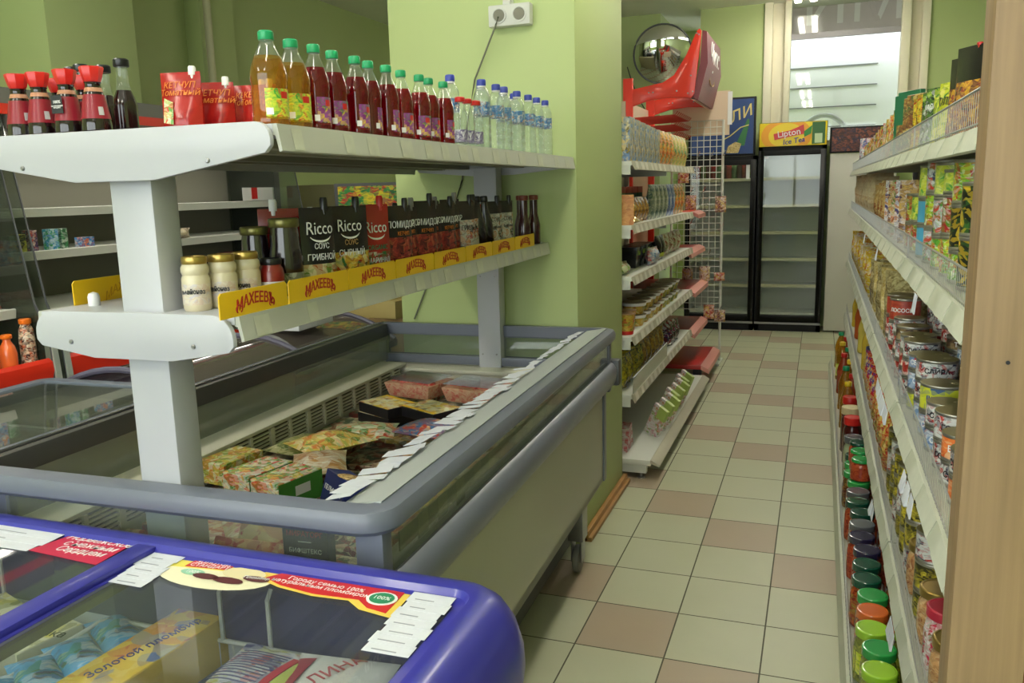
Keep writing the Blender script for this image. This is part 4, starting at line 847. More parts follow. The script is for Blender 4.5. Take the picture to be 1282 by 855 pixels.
# goods in the blue freezer
YB_ = pmat('yellow_box_print', (216, 180, 60), [(216, 180, 60), (206, 170, 50), (90, 110, 160), (190, 90, 60), (226, 206, 130)], 18, .4, 2)
t = carton('ice_cream_box', .098, .30, .085, mat('yellow_carton', (206, 172, 56), .45), topm=YB_, panel=[tx('Золотой пломбир', .024, BLUETXT, (0, 0, 0), 'z')])
t[2][-1][1].transform(Matrix.Translation((0, .02, .0862)) @ Matrix.Rotation(R_(80), 4, 'Z'))
inst(t, 'long yellow ice cream carton lying in the blue freezer', 'ice cream carton', (-1.01, .955, .695), R_(-4))
BB = pmat('blue_bag_print', (58, 150, 214), [(58, 150, 214), (70, 160, 220), (60, 60, 110), (196, 206, 220), (50, 140, 80)], 24, .3, 3)
for i, (x, y, z, rz) in enumerate([(-1.145, 1.045, .735, 60), (-1.135, .96, .74, 64), (-1.155, .885, .74, 58), (-1.10, .84, .725, 66), (-1.16, .80, .745, 55)]):
    inst(pack('ice_cream_bag', .075, .16, .035, BB, seed=i, wr=.006), 'light blue ice cream wrapper beside the yellow carton, %s from the back wall' % nth(i + 1), 'ice cream bag', (x + .06, y - .03, z), group='blue wrappers in the blue freezer', rot=(R_(-90), 0, R_(rz)))
WB = pmat('white_bag_print', (214, 216, 222), [(214, 216, 222), (206, 208, 220), (60, 60, 130), (190, 60, 70), (190, 190, 90)], 22, .28, 5)
def big(name, label, w, h, t, m, x, y, z, rz, ex, seed): inst(pack('ice_cream_bag', w, h, t, m, seed=seed, wr=.008, extra=ex), label, 'ice cream bag', (x, y, z), group='large white bags in the blue freezer', rot=(R_(-84), 0, R_(rz)))
big('a', 'white frozen bag printed with fine blue text in the blue freezer', .19, .26, .06, WB, -.80, .80, .735, -4,
    [('text_block', (lambda b: ([b.box(-.075, .02, -.0325, -.0318, .14 + i * .008, .1425 + i * .008) for i in range(12)], b)[1])(MB()).mesh('text_block', mat('fine_ink', (96, 96, 140), .5))),
     ('red_band', MB().box(.025, .038, -.0326, -.0318, .04, .23).mesh('red_band', mat('magenta_red', (180, 40, 60), .4))),
     ('olive_panel', MB().box(.04, .082, -.0318, -.0310, .15, .22).mesh('olive_panel', mat('olive_panel', (170, 180, 90), .4))),
     ('stripe', (lambda b: ([b.box(-.07 + i * .011, -.064 + i * .011, -.0325, -.0318, .08, .125) for i in range(8)], b)[1])(MB()).mesh('stripe', pmat('stripe_print', (60, 50, 110), [(200, 90, 50), (90, 50, 120), (180, 60, 60)], 90, .4, 1)))], 1)
big('b', 'white frozen bag with dark red edge band and red letters in the blue freezer', .17, .26, .05, mat('silver_white_bag', (208, 208, 212), .25, noise=.04, nscale=20), -.648, .80, .745, 6,
    [('edge_band', MB().box(-.078, -.048, -.026, -.0252, .02, .24).mesh('edge_band', mat('wine_band', (140, 40, 60), .4))), tx('МАЛИНА', .036, mat('wine_ink', (170, 50, 70), .5), (-.012, -.0285, .185), rot=1.1), ('raspberry', MB().lathe([(.018, 0), (.016, .003), (.0005, .005)], 12).xf(Matrix.Translation((.055, -.026, .16)) @ Matrix.Rotation(R_(90), 4, 'X')).mesh('raspberry', mat('rasp', (196, 40, 60), .4)))], 2)
for i, (x, y, w, d, h, rz, s) in enumerate([(-1.40, 1.00, .15, .12, .10, -18, 'ВАНИЛЬ'), (-1.30, 1.01, .10, .12, .08, -12, 'фисташка'), (-1.42, .86, .16, .12, .09, -20, 'пломбир')]):
    t = carton('ice_cream_box', w, d, h, mat('pale_box', (206, 204, 190), .45), topm=pmat('pale_top_%d' % i, (214, 210, 184), [(216, 212, 190), (214, 200, 90), (110, 110, 50)], 16, .4, i), panel=[tx(s, .028, [mat('mag_ink', (160, 60, 120), .5), BTXT, BTXT][i], (0, 0, 0), 'z')])
    t[2][-1][1].transform(Matrix.Translation((0, 0, h + .0012)) @ Matrix.Rotation(.3, 4, 'Z'))
    inst(t, ['square pale carton lettered in magenta in the blue freezer', 'smaller pale carton beside the square one in the blue freezer', 'long pale carton in front of the square one in the blue freezer'][i], 'ice cream carton', (x, y, .66), R_(rz))
# ------------------------------------------------------------------ refrigerated wall display at the left
RED = mat('signal_red', (222, 48, 26), .35, coat=.2); BEIGEB = mat('display_back', (128, 126, 112), .55); SHW = mat('shelf_white', (214, 216, 208), .4)
def wall_case(y0, y1, label, shelves):
    t = thing('wall_cooler', label, 'wall cooler', (-3.2, y0, 0), 0, 'open wall coolers with red bumpers'); n = y1 - y0
    MB().box(-.78, -.72, 0, n, .1, 1.98).build('back_panel', BEIGEB, t)
    b = MB(); b.box(-.72, -.02, 0.02, n - .02, .12, .60); b.build('cooler_base', mat('base_olive', (120, 112, 84), .5), t)
    MB().box(-.70, -.04, .03, n - .03, .60, .64).build('deck', SHW, t)
    MB().prism([(-.03, .66), (.0, .67), (.012, .70), (.004, .73), (.016, .76), (.012, .80), (-.01, .815), (-.03, .80)], 'y', .03, n - .03, sm=False).build('red_bumper', RED, t)
    MB().box(-.03, .0, .03, n - .03, .60, .655).build('lower_rail', WHITE2, t)
    b = MB(); b.prism([(-.72, 1.86), (-.22, 1.86), (-.18, 1.90), (-.18, 2.0), (-.72, 2.0)], 'y', 0, n); b.build('canopy', mat('canopy_grey', (110, 110, 104), .5), t)
    MB().box(-.185, -.175, 0, n, 1.885, 1.93).build('canopy_stripe', RED, t)
    MB().box(-.34, -.30, .05, n - .05, 1.845, 1.858).build('added_canopy_fill', mat('cooler_fill_glow', (255, 248, 236), .5, emit=7.), t)  # added glowing strip, brightens the dark back of the cooler
    MB().tube([(-.20, 0.02, 1.86), (-.20, n - .02, 1.86)], .035, 14).build('night_blind', mat('blind_roll', (86, 84, 78), .5), t)
    for x, z in shelves:
        s = MB().box(-.72, x, .03, n - .03, z - .02, z).build('shelf', SHW, t)
        MB().prism([(x, z + .004), (x + .012, z), (x + .004, z - .04), (x - .006, z - .04)], 'y', .03, n - .03).build('price_rail', SHW, s)
    for y in (0.0, n - .03):
        b = MB(); b.prism([(-.74, .1), (0, .1), (.015, .62), (.0, .90), (-.06, 1.05), (-.20, 1.95), (-.74, 1.98)], 'y', y, y + .008); b.build('glass_side', glass('side_glass', (216, 222, 214), 1.2, .08, (120, 124, 112)), t)
        MB().prism([(.010, .50), (.018, .56), (.008, .92), (-.054, 1.06), (-.205, 1.96), (-.210, 1.96), (-.06, 1.05), (.002, .90)], 'y', y, y + .006).build('side_trim', DGREY, t)
        MB().prism([(-.02, .15), (.03, .15), (.03, .66), (.012, .90), (-.03, .90)], 'y', y + .002, y + .03).build('end_pillar', mat('pillar_grey', (160, 168, 160), .4), t)
    return t
wall_case(1.25, 2.77, 'open wall cooler with white shelves and red bumper, the nearer of two', [(-.36, 1.455), (-.26, 1.215), (-.18, 1.03), (-.05, .755)])
wall_case(2.80, 4.98, 'open wall cooler with white shelves and red bumper, the farther of two', [(-.36, 1.47), (-.28, 1.27), (-.18, 1.0)])
def juice(col, cap): return bottle('juice_bottle', .036, .185, mat('juice_' + col, {'o': (236, 110, 50), 'y': (240, 180, 40)}[col], .2, coat=.5), cap, None, prof=[(.9, 0), (1, .04), (.95, .3), (1, .55), (.8, .72), (.45, .84), (.45, .9)], fill=.99, capr=.6)
OC = mat('orange_cap', (240, 120, 30), .35)
inst(juice('y', OC), 'yellow juice bottle with orange cap behind the red bumper, first in line', 'juice bottle', (-3.29, 2.50, .755)); inst(juice('o', OC), 'orange juice bottle with orange cap behind the red bumper', 'juice bottle', (-3.29, 2.61, .755)); inst(juice('o', OC), 'orange juice bottle second row behind the red bumper', 'juice bottle', (-3.38, 2.60, .755))
tea = bottle('juice_bottle', .034, .24, pmat('sleeve_print', (50, 24, 24), [(226, 200, 170), (60, 24, 20), (190, 90, 50), (230, 220, 200)], 40, .3, 2), OC, None, prof=[(.9, 0), (1, .04), (.96, .3), (1, .6), (.85, .8), (.6, .88), (.6, .9)], fill=.99, capr=.7)
inst(tea, 'tall brown and white sleeved bottle with orange cap beside the juice bottles', 'juice bottle', (-3.29, 2.71, .755))
CB = [((60, 140, 200), [(226, 120, 50), (220, 226, 230), (40, 90, 160)]), ((220, 210, 60), [(40, 40, 40), (230, 220, 80), (90, 90, 40)]), ((70, 60, 110), [(210, 190, 180), (190, 80, 60), (60, 40, 90)]), ((60, 140, 200), [(60, 160, 90), (200, 220, 230)]), ((60, 130, 80), [(190, 200, 190), (50, 90, 60)])]
for i, (y, z, w, h, c) in enumerate([(2.66, 1.215, .09, .115, 0), (2.60, 1.215, .07, .11, 0), (2.75 - .01, 1.215, .05, .09, 4)]):
    inst(carton('drink_carton', .05, w, h, pmat('drinkbox_%d' % c, CB[c][0], CB[c][1], 40, seed=c)), 'small bright carton on the middle shelf of the nearer wall cooler, %s in line' % nth(i + 1), 'carton', (-3.50, y, z), group='cartons in the nearer wall cooler')
for i, (y, h, w, c) in enumerate([(2.92, .085, .045, 1), (2.985, .10, .04, 2), (3.10, .10, .05, 3), (3.16, .10, .035, 4), (3.30, .05, .08, 0), (2.87, .08, .03, 4)]):
    inst(carton('drink_carton', .05, w, h, pmat('drinkbox_%d' % c, CB[c][0], CB[c][1], 40, seed=c)), 'small carton in the farther wall cooler, %s' % ['yellow one with a round mark', 'dark violet one', 'blue one', 'green one beside the blue one', 'low pale one near the post', 'narrow green one at the end'][i], 'carton', (-3.52, y, 1.27 if 0 else 1.27), group='cartons in the farther wall cooler')
inst(pack('wrapped_pack', .22, .09, .07, pmat('blue_pack', (60, 80, 170), [(120, 140, 220), (200, 210, 230)], 40, .3, 2), seed=2), 'blue wrapped packs on the top shelf of the nearer wall cooler', 'wrapped pack', (-3.62, 2.66, 1.455), R_(90))
inst(pack('meat_pack', .45, .07, .10, pmat('meat_pack', (190, 110, 100), [(214, 180, 170), (170, 70, 60), (226, 214, 204)], 36, .3, 2), seed=3), 'pink sausage packs on the low shelf of the nearer wall cooler', 'wrapped pack', (-3.46, 2.52, 1.03), R_(90))
inst(pack('cheese_pack', .40, .06, .12, pmat('cheese_pack', (206, 196, 160), [(226, 214, 180), (190, 180, 150), (150, 120, 90)], 30, .4, 2), seed=4), 'tan wrapped cheese packs on the shelf edge of the farther wall cooler', 'wrapped pack', (-3.5, 3.85, 1.27), R_(90))
tag(MB().box(-3.96, -3.56, 5.0, 5.06, 0, 1.98).build('side_screen', mat('screen_dark', (60, 60, 56), .5), bevel=.004), 'dark upright end screen closing off the farther wall cooler', 'screen')
tag(MB().box(-4.3, -1.9, 6.2, 6.5, 0, 1.585).build('beige_cabinet', mat('beige_cabinet', (176, 166, 136), .6), bevel=.01), 'low wide beige cabinet behind the drinks cooler', 'cabinet')
t = thing('price_sign', 'white card with a red square mark on the farther wall cooler shelf', 'sign', (-3.55, 4.80, 1.475)); MB().box(0, .004, -.17, .17, 0, .085).build('sign_card', WCAP, t); MB().box(.0042, .006, -.08, -.02, .01, .085).build('red_mark', REDCAP, t)
# drinks cooler with a green sign beyond, cardboard boxes in front of it
t = thing('drinks_cooler', 'low drinks cooler with a green and yellow sign beyond the wall coolers', 'cooler', (-3.02, 4.9, 0))
MB().box(0, .7, 0, .6, 0, 1.40).build('cooler_body', mat('cooler_brown', (70, 62, 52), .5), t, .01); MB().box(.02, .68, -.012, 0, .2, 1.36).build('cooler_door', PANE2, t)
MB().box(0, .7, -.01, .6, 1.40, 1.57).build('sign_box', DGREY, t, .005); MB().box(.03, .67, -.014, -.01, 1.42, 1.55).build('sign_face', pmat('green_sign', (40, 120, 60), [(220, 200, 40), (30, 100, 50), (60, 150, 70), (190, 40, 40)], 16, .4, 2), t)
CARDB = mat('cardboard', (150, 124, 84), .75, noise=.1)
for i, (x, y, z, w, d, h, rz) in enumerate([(-2.45, 4.42, 0, .52, .5, .80, 4), (-2.42, 4.40, .801, .46, .42, .10, -8), (-2.45, 4.42, .902, .30, .36, .05, 6)]):
    t = inst(carton('cardboard_box', w, d, h, CARDB if i != 1 else mat('yellow_board', (186, 168, 108), .6), panel=[('packing_tape', MB().box(-.03, .03, -d / 2 - .0006, d / 2 + .0006, h * .98, h + .0008).mesh('packing_tape', mat('tape_tan', (176, 150, 104), .3)))]), ['tall brown cardboard box behind the freezer island', 'yellow cardboard box on top of the tall brown one', 'thin brown cardboard box topmost of the stack'][i], 'cardboard box', (x, y, z), R_(rz))

# ------------------------------------------------------------------ white gondola after the pillar
GX0, GX1, GY0, GY1 = -1.36, -.862, 4.14, 6.22
wg = thing('wall_gondola', 'white metal shelf unit with price rails between the green pillar and the red stand', 'shelf unit', (0, 0, 0))
BP = mat('gondola_back', (176, 170, 150), .5)
MB().box(GX0 - .04, GX0, GY0, GY1, .06, 1.96).build('back_panel', BP, wg)
for y in (GY0 + .02, (GY0 + GY1) / 2, GY1 - .02): MB().box(GX0 - .01, GX0 + .03, y - .015, y + .015, 0, 2.0).build('upright', WHITE2, wg, .002)
def gshelf(z, x1, n=2):
    for k in range(n):
        a = GY0 + (GY1 - GY0) * k / n + .004; c = GY0 + (GY1 - GY0) * (k + 1) / n - .004
        s = MB().box(GX0, x1 - .012, a, c, z - .022, z).build('shelf', SHW, wg, .002)
        MB().box(GX0 + .02, x1 - .02, a, a + .012, z - .065, z - .02).build('shelf_bracket', SHW, s)
        r = MB().prism([(x1 - .014, z + .002), (x1 - .004, z + .002), (x1 + .006, z - .040), (x1 + .002, z - .042), (x1 - .014, z - .01)], 'y', a, c).build('price_rail', mat('rail_beige', (176, 170, 150), .4, noise=.06, nscale=12), s)
        y = a + .04; r_ = random.Random(int(z * 90) + k)
        while y < c - .08:
            w = r_.uniform(.05, .08); MB().prism([(x1 - .0035, z - .001), (x1 - .0025, z - .001), (x1 + .0070, z - .038), (x1 + .006, z - .038)], 'y', y, y + w).build('price_label', mat('pale_label', (212, 208, 196), .6, noise=.08, nscale=40), r); y += w + r_.uniform(.03, .10)
for z in (1.625, 1.312, 1.055, .748, .447): gshelf(z, GX1)
s = MB().box(GX0, -.775, GY0, GY1, .075, .105).build('base_deck', SHW, wg, .003)
MB().prism([(-.777, .107), (-.768, .107), (-.728, .078), (-.731, .074), (-.777, .09)], 'y', GY0, GY1).build('price_rail', mat('rail_beige', (176, 170, 150), .4, noise=.06, nscale=12), s)
for y in (GY0 + .03, (GY0 + GY1) / 2, GY1 - .03):
    MB().box(GX0, -.80, y - .02, y + .02, .03, .075).build('foot_beam', SHW, wg, .002); MB().lathe([(.022, 0), (.022, .006), (.008, .010), (.008, .035)], 14, cx=-.83, cy=y).build('levelling_foot', STEEL, wg)
def put(proto, label, cat, x, y, z, rz=0., group=None, sc=None, rot=None): return inst(proto, label, cat, (x, y, z), rz, group, sc, rot)
# top shelf: upright snack boxes and bags
A1 = pmat('noodle_box', (120, 150, 190), [(214, 180, 60), (176, 160, 90), (90, 120, 170), (226, 214, 180), (90, 80, 50)], 26, .35, 1, (1, 1, .5)); A2 = pmat('orange_bag', (226, 120, 40), [(240, 180, 60), (60, 130, 60), (236, 214, 170), (226, 90, 30)], 26, .3, 2, (1, 1, .6)); A3 = pmat('yellow_green_bag', (206, 196, 110), [(60, 140, 90), (236, 190, 50), (214, 214, 190), (200, 100, 40)], 26, .3, 3, (1, 1, .6))
k = 0
for i in range(14):
    y = 4.24 + i * .142; m, n = (A1, 'blue and yellow pasta pack') if i < 6 else ((A2, 'orange snack pack') if i < 10 else (A3, 'yellow and green snack pack'))
    pr = carton('food_pack', .06, .125, .215 - .004 * i, m) if i < 6 else pack('food_pack', .13, .205, .05, m, seed=i % 3)
    put(pr, '%s on the white unit top shelf, %s from the pillar' % (n, nth(i + 1)), 'food pack', GX1 - .06, y, 1.625, 0 if i < 6 else R_(84), 'packs on the top shelf of the white unit')
# second shelf
GC = pmat('green_red_box', (40, 96, 60), [(40, 96, 60), (50, 110, 70), (196, 60, 40)], 14, .4, 1)
for i in range(6):
    pr = carton('tea_box', .07, .15, .19, mat('deep_green_carton', (38, 92, 62), .4), panel=[('red_top', MB().box(-.0355, .0355, -.0755, .0755, .155, .191).mesh('red_top', mat('brick_red', (190, 56, 36), .4)))])
    put(pr, 'dark green carton with red top behind the brown bags, %s from the pillar' % nth(i + 1), 'carton', -1.06, 4.30 + i * .16, 1.312, 0, 'green cartons on the second shelf')
BR = pmat('brown_bag', (166, 116, 50), [(190, 140, 60), (130, 84, 36), (214, 170, 80), (110, 70, 30)], 24, .25, 1)
put(carton('food_pack', .09, .13, .15, pmat('amber_pack', (196, 130, 60), [(206, 150, 80), (176, 110, 50)], 20, .4, 3)), 'amber carton at the pillar end of the second shelf', 'carton', -.93, 4.24, 1.312, R_(12))
for i, y in enumerate((4.40, 4.49, 4.58, 4.67, 4.76)): put(pack('coffee_bag', .12, .135, .06, BR, seed=i), 'golden brown bag in the front of the second shelf, %s from the pillar' % nth(i + 1), 'food bag', -.94, y, 1.312, R_(84), 'brown bags on the second shelf')
put(pack('coffee_bag', .10, .07, .04, mat('gold_foil', (200, 170, 90), .2, .6), seed=3), 'small gold foil pack lying before the brown bags', 'food bag', -.90, 4.42, 1.322, group=None, rot=(R_(-80), 0, R_(80)))
for i in range(9):
    y = 4.93 + i * .135; m = [pmat('grey_green_pack', (150, 156, 130), [(60, 90, 90), (190, 190, 170), (90, 120, 80)], 24, .3, 1, (1, 1, .5)), pmat('blue_pack2', (90, 120, 180), [(70, 90, 160), (196, 200, 210), (130, 150, 200)], 24, .3, 1, (1, 1, .5)), A2][0 if i < 4 else (1 if i < 6 else 2)]
    put(pack('food_pack', .13, .20, .05, m, seed=i), '%s pack on the second shelf of the white unit, %s after the brown bags' % (('grey green' if i < 4 else ('blue' if i < 6 else 'orange')), nth(i + 1)), 'food pack', -.925, y, 1.312, R_(84), 'tall packs on the second shelf')
# third shelf: black noodle boxes and a green pack
def noodle_box(): 
    b = MB(); w, d, h = .06, .06, .115; b.add([(-w * .8, -d * .8, 0), (w * .8, -d * .8, 0), (w * .8, d * .8, 0), (-w * .8, d * .8, 0), (-w, -d, h), (w, -d, h), (w, d, h), (-w, d, h)], [(0, 3, 2, 1), (4, 5, 6, 7), (0, 1, 5, 4), (1, 2, 6, 5), (2, 3, 7, 6), (3, 0, 4, 7)])
    return ('noodle_box', b.mesh('noodle_box', BLK, .003), [('green_flash', MB().box(.056, .0595, -.02, .03, .07, .095).mesh('green_flash', mat('flash_green', (120, 150, 40), .4)))])
nb = noodle_box()
for i, (x, y) in enumerate([(-1.0, 4.66), (-1.0, 4.80), (-1.0, 4.94), (-1.0, 5.08)]): put(nb, 'black noodle box with a green flash on the third shelf, %s from the pillar' % nth(i + 1), 'noodle box', x, y, 1.055, 0, 'black noodle boxes')
put(pack('noodle_bag', .20, .10, .07, pmat('blue_red_bag', (170, 180, 190), [(60, 110, 150), (190, 70, 60), (214, 206, 196)], 22, .3, 4), seed=6), 'pale packet with blue and red print before the black noodle boxes', 'food bag', -.905, 4.86, 1.055, R_(86))
for i, y in enumerate((5.10, 5.19)): put(pack('noodle_bag', .09, .15, .05, BLK, seed=7 + i, extra=[('lime_flash', MB().box(-.03, .03, -.0265, -.0255, .02, .045).mesh('lime_flash', mat('lime_flash', (190, 200, 50), .4)))]), 'black bag with lime flash at the middle of the third shelf, %s' % ('near one' if i == 0 else 'far one'), 'food bag', -.92, y, 1.055, R_(80), 'black lime bags')
put(pack('salad_pack', .16, .07, .09, pmat('green_white_pack', (120, 160, 50), [(60, 110, 40), (226, 226, 200), (190, 90, 50), (150, 180, 60)], 24, .3, 4), seed=8), 'green and white pack at the pillar end of the third shelf', 'food bag', -.95, 4.22, 1.055, R_(80))
for i in range(5): put(pack('noodle_bag', .14, .14, .05, pmat('pale_mix_%d' % (i % 2), (190, 180, 150), [(150, 70, 50), (120, 140, 80), (214, 210, 190)], 22, .3, i), seed=i), 'mixed pale packet further along the third shelf, %s after the black bags' % nth(i + 1), 'food bag', -.95, 5.38 + i * .16, 1.055, R_(84), 'pale packets on the third shelf')
# fourth shelf: noodle cups and stacked bowls
NCUP = pmat('cup_print', (206, 176, 60), [(206, 176, 60), (190, 60, 30), (120, 150, 60), (226, 200, 110), (196, 90, 40)], 34, .35, 2)
cup = ('noodle_cup', MB().lathe([(.036, 0), (.038, .004), (.047, .105), (.049, .108)], 24).mesh('noodle_cup', NCUP), [('red_band', MB().lathe([(.0385, .001), (.0402, .020)], 24, cap=False).mesh('red_band', REDCAP)), ('foil_lid', MB().lathe([(.050, .106), (.050, .110), (.0005, .1105)], 24).mesh('foil_lid', mat('lid_tan', (190, 150, 110), .35, .2)))])
for i, (x, y) in enumerate([(-.925, 4.24), (-.945, 4.36), (-1.03, 4.26), (-1.05, 4.38)]): put(cup, 'yellow noodle cup with red foot, %s' % ['next to the pillar at the shelf edge', 'second at the shelf edge', 'behind the one next to the pillar', 'behind the second one'][i], 'noodle cup', x, y, .748, 0, 'noodle cups')
BOWLP = pmat('bowl_print', (206, 170, 60), [(206, 170, 60), (176, 70, 40), (226, 206, 130), (130, 150, 60)], 34, .35, 6); BOWLG = pmat('bowl_green', (130, 160, 60), [(196, 180, 60), (60, 120, 50), (226, 206, 130)], 34, .35, 7)
def bowl(m): return ('noodle_bowl', MB().lathe([(.048, 0), (.052, .004), (.066, .058), (.069, .062)], 26).mesh('noodle_bowl', m), [('white_rim', MB().lathe([(.0665, .046), (.070, .058), (.070, .063)], 26, cap=False).mesh('white_rim', WCAP)), ('foil_lid', MB().lathe([(.070, .062), (.070, .065), (.0005, .0655)], 26).mesh('foil_lid', mat('lid_olive', (120, 110, 84), .35, .2)))])
for i in range(9):
    for lv in (0, 1):
        put(bowl(BOWLP if i < 5 else BOWLG), '%s noodle bowl on the fourth shelf, %s column from the cups, %s' % ('yellow' if i < 5 else 'green', nth(i + 1), 'lower of its pair' if lv == 0 else 'upper of its pair'), 'noodle bowl', -.945, 4.53 + i * .146, .748 + lv * .0662, R_(i * 31), 'stacked noodle bowls')
# fifth shelf: bags behind a clear front
CH = [pmat('chips_yellow', (176, 160, 40), [(206, 190, 50), (90, 90, 30), (120, 130, 50), (60, 50, 30)], 26, .2, 1), pmat('chips_dark', (60, 40, 30), [(120, 60, 60), (30, 24, 24), (150, 120, 60), (90, 70, 40)], 22, .2, 2), pmat('chips_brown', (130, 96, 40), [(180, 140, 50), (90, 60, 30), (150, 130, 60)], 24, .2, 3)]
r_ = random.Random(12); k = 0
for i in range(9):
    for row in (0, 1):
        k += 1; y = 4.24 + i * .13
        put(pack('candy_bag', .15, .17 + .03 * row, .08, CH[(0 if i < 4 else (2 if i < 7 else 2))], seed=i), 'yellow brown candy bag on the fifth shelf, %s from the pillar, %s row' % (nth(i + 1), 'front' if row == 0 else 'back'), 'food bag', -.96 - row * .14, y, .447 + (0 if row == 0 else .0), R_(75 + r_.uniform(-12, 12)), 'candy bags on the fifth shelf')
for i, y in enumerate((5.50, 5.62, 5.74)): put(pack('candy_bag', .16, .15, .08, pmat('black_candy', (24, 22, 26), [(120, 40, 50), (24, 22, 26), (196, 196, 200), (60, 40, 90)], 24, .2, 5), seed=i), 'black candy bag near the far end of the fifth shelf, %s from the near side' % nth(i + 1), 'food bag', -.93, y, .447, R_(70), 'black candy bags')
t = thing('clear_divider', 'clear plastic front panel holding the candy bags on the fifth shelf', 'divider', (-.872, 4.16, .448)); MB().box(0, .003, 0, 1.02, 0, .085).build('clear_front', FILM, t); MB().box(-.0005, .0035, 0, 1.02, .085, .089).build('bright_edge', WCAP, t)
# deck: leaning white boxes with flowers
FLP = pmat('flower_print', (214, 208, 206), [(214, 208, 206), (190, 120, 130), (206, 200, 196), (120, 160, 70), (190, 110, 60)], 34, .4, 2)
fl = carton('tea_box', .022, .10, .19, FLP, panel=[('green_corner', MB().box(-.0112, .0115, -.0502, .01, .12, .1905).mesh('green_corner', mat('sage', (160, 180, 90), .4)))])
for i in range(8): put(fl, 'white box with small flowers leaning on the bottom deck, %s from the pillar' % nth(i + 1), 'tea box', -.86 + .012 * (i % 3), 4.60 + i * .13, .107, 0, 'leaning flowered boxes', rot=(R_(24), R_(3), R_(58)))
for i in range(3): put(carton('tea_box', .22, .16, .04, pmat('pink_print', (206, 196, 190), [(190, 90, 90), (214, 206, 200)], 24, .4, 2)), 'flat white and red box on the deck by the pillar, %s from the bottom' % nth(i + 1), 'tea box', -1.03, 4.32, .106 + i * .041, R_(3 * i), 'flat boxes on the deck')

# ------------------------------------------------------------------ red stand with the tilted header
RX0 = -1.37; RY0, RY1 = 6.27, 7.18
rg = thing('red_stand', 'red display stand with tilted header sign, pegboard back and red shelves', 'display stand', (0, 0, 0))
MB().box(RX0 - .04, RX0, RY0, RY1, .05, 2.12).build('pegboard_back', mat('pegboard', (206, 190, 166), .5), rg)
for y in (RY0 + .01, RY1 - .03): MB().box(RX0 - .02, RX0 + .05, y, y + .03, 0, 2.28).build('red_upright', RED, rg, .002)
def arm(y):
    top = [(RX0 + .05, 2.20), (-1.10, 2.235), (-1.02, 2.28), (-.93, 2.42), (-.865, 2.565), (-.845, 2.585), (-.83, 2.57), (-.835, 2.50), (-.875, 2.14), (-.895, 2.115), (-.95, 2.125), (-1.05, 2.13), (-1.2, 2.115), (RX0 + .05, 2.08)]
    a = MB().prism(top, 'y', y, y + .02).build('header_arm', RED, rg, .002)
    for x, z in ((-.862, 2.555), (-.848, 2.545), (-.885, 2.16), (-.92, 2.15), (-1.0, 2.17), (-1.17, 2.17), (-1.2, 2.17), (-.9, 2.27)): MB().lathe([(.006, 0), (.006, .002), (.0005, .003)], 8).xf(Matrix.Translation((x, y, z)) @ Matrix.Rotation(R_(90), 4, 'X')).build('rivet', STEEL, a)
arm(RY0 + .01); arm(RY1 - .03)
hd = MB().prism([(-.825, 2.575), (-.795, 2.565), (-.785, 2.35), (-.850, 2.10), (-.895, 2.11), (-.840, 2.35)], 'y', RY0 + .03, RY1 - .03).build('header_sign', mat('header_maroon', (124, 60, 70), .45), rg)
MB().prism([(-.866, 2.098), (-.862, 2.112), (-.900, 2.128), (-.904, 2.112)], 'y', RY0 + .03, RY1 - .03).build('header_lip', mat('pink_lip', (206, 160, 150), .4), hd)
me = text('Чупс', .22, WTXT, 'x', .002, shear=.2); me.transform(Matrix.Translation((0, 0, 0)) @ Matrix.Rotation(R_(3), 4, 'Y')); o = place('lettering', me, hd, (-.786, (RY0 + RY1) / 2, 2.43))
me = MB().tube([(0, .14 * math.cos(R_(a)), .035 * math.sin(R_(a))) for a in range(0, 360, 20)], .004, 6, closed=True).mesh('swash', mat('header_gold', (200, 170, 110), .4)); o = place('swash', me, hd, (-.806, (RY0 + RY1) / 2, 2.27))
for i, (z, x1) in enumerate([(1.30, -.93), (1.02, -.93), (.73, -.90), (.42, -.90)]):
    s = MB().box(RX0, x1, RY0 + .35 * (i < 1), RY1 - .12, z - .02, z).build('red_shelf', RED if i < 2 else mat('dull_red', (140, 40, 34), .35), rg, .002)
    MB().prism([(x1 - .002, z + .004), (x1 + .05, z - .02), (x1 + .054, z - .05), (x1 + .0, z - .022)], 'y', RY0 + .35 * (i < 1), RY1 - .12).build('pink_rail', mat('pink_rail', (206, 140, 130), .4), s)
s = MB().box(RX0, -.80, RY0 + .02, RY1 - .1, .13, .16).build('red_deck', mat('deck_red', (170, 30, 28), .3), rg, .003)
MB().prism([(-.80, .165), (-.745, .135), (-.742, .10), (-.80, .13)], 'y', RY0 + .02, RY1 - .1).build('pink_rail', mat('pink_rail', (206, 140, 130), .4), s)
MB().box(-.86, -.80, RY0 + .03, RY0 + .07, .0, .13).box(-.86, -.80, RY1 - .2, RY1 - .16, 0, .13).build('deck_leg', BLACK, rg)
hk = MB()
for z in (2.0, 1.93, 1.86):
    for y in [RY0 + .08 + .085 * i for i in range(9)]: hk.tube([(RX0, y, z), (-1.02, y, z + .01), (-1.0, y, z + .035)], .004, 5)
hk.build('peg_hook', mat('hook_red', (176, 50, 40), .4), rg)
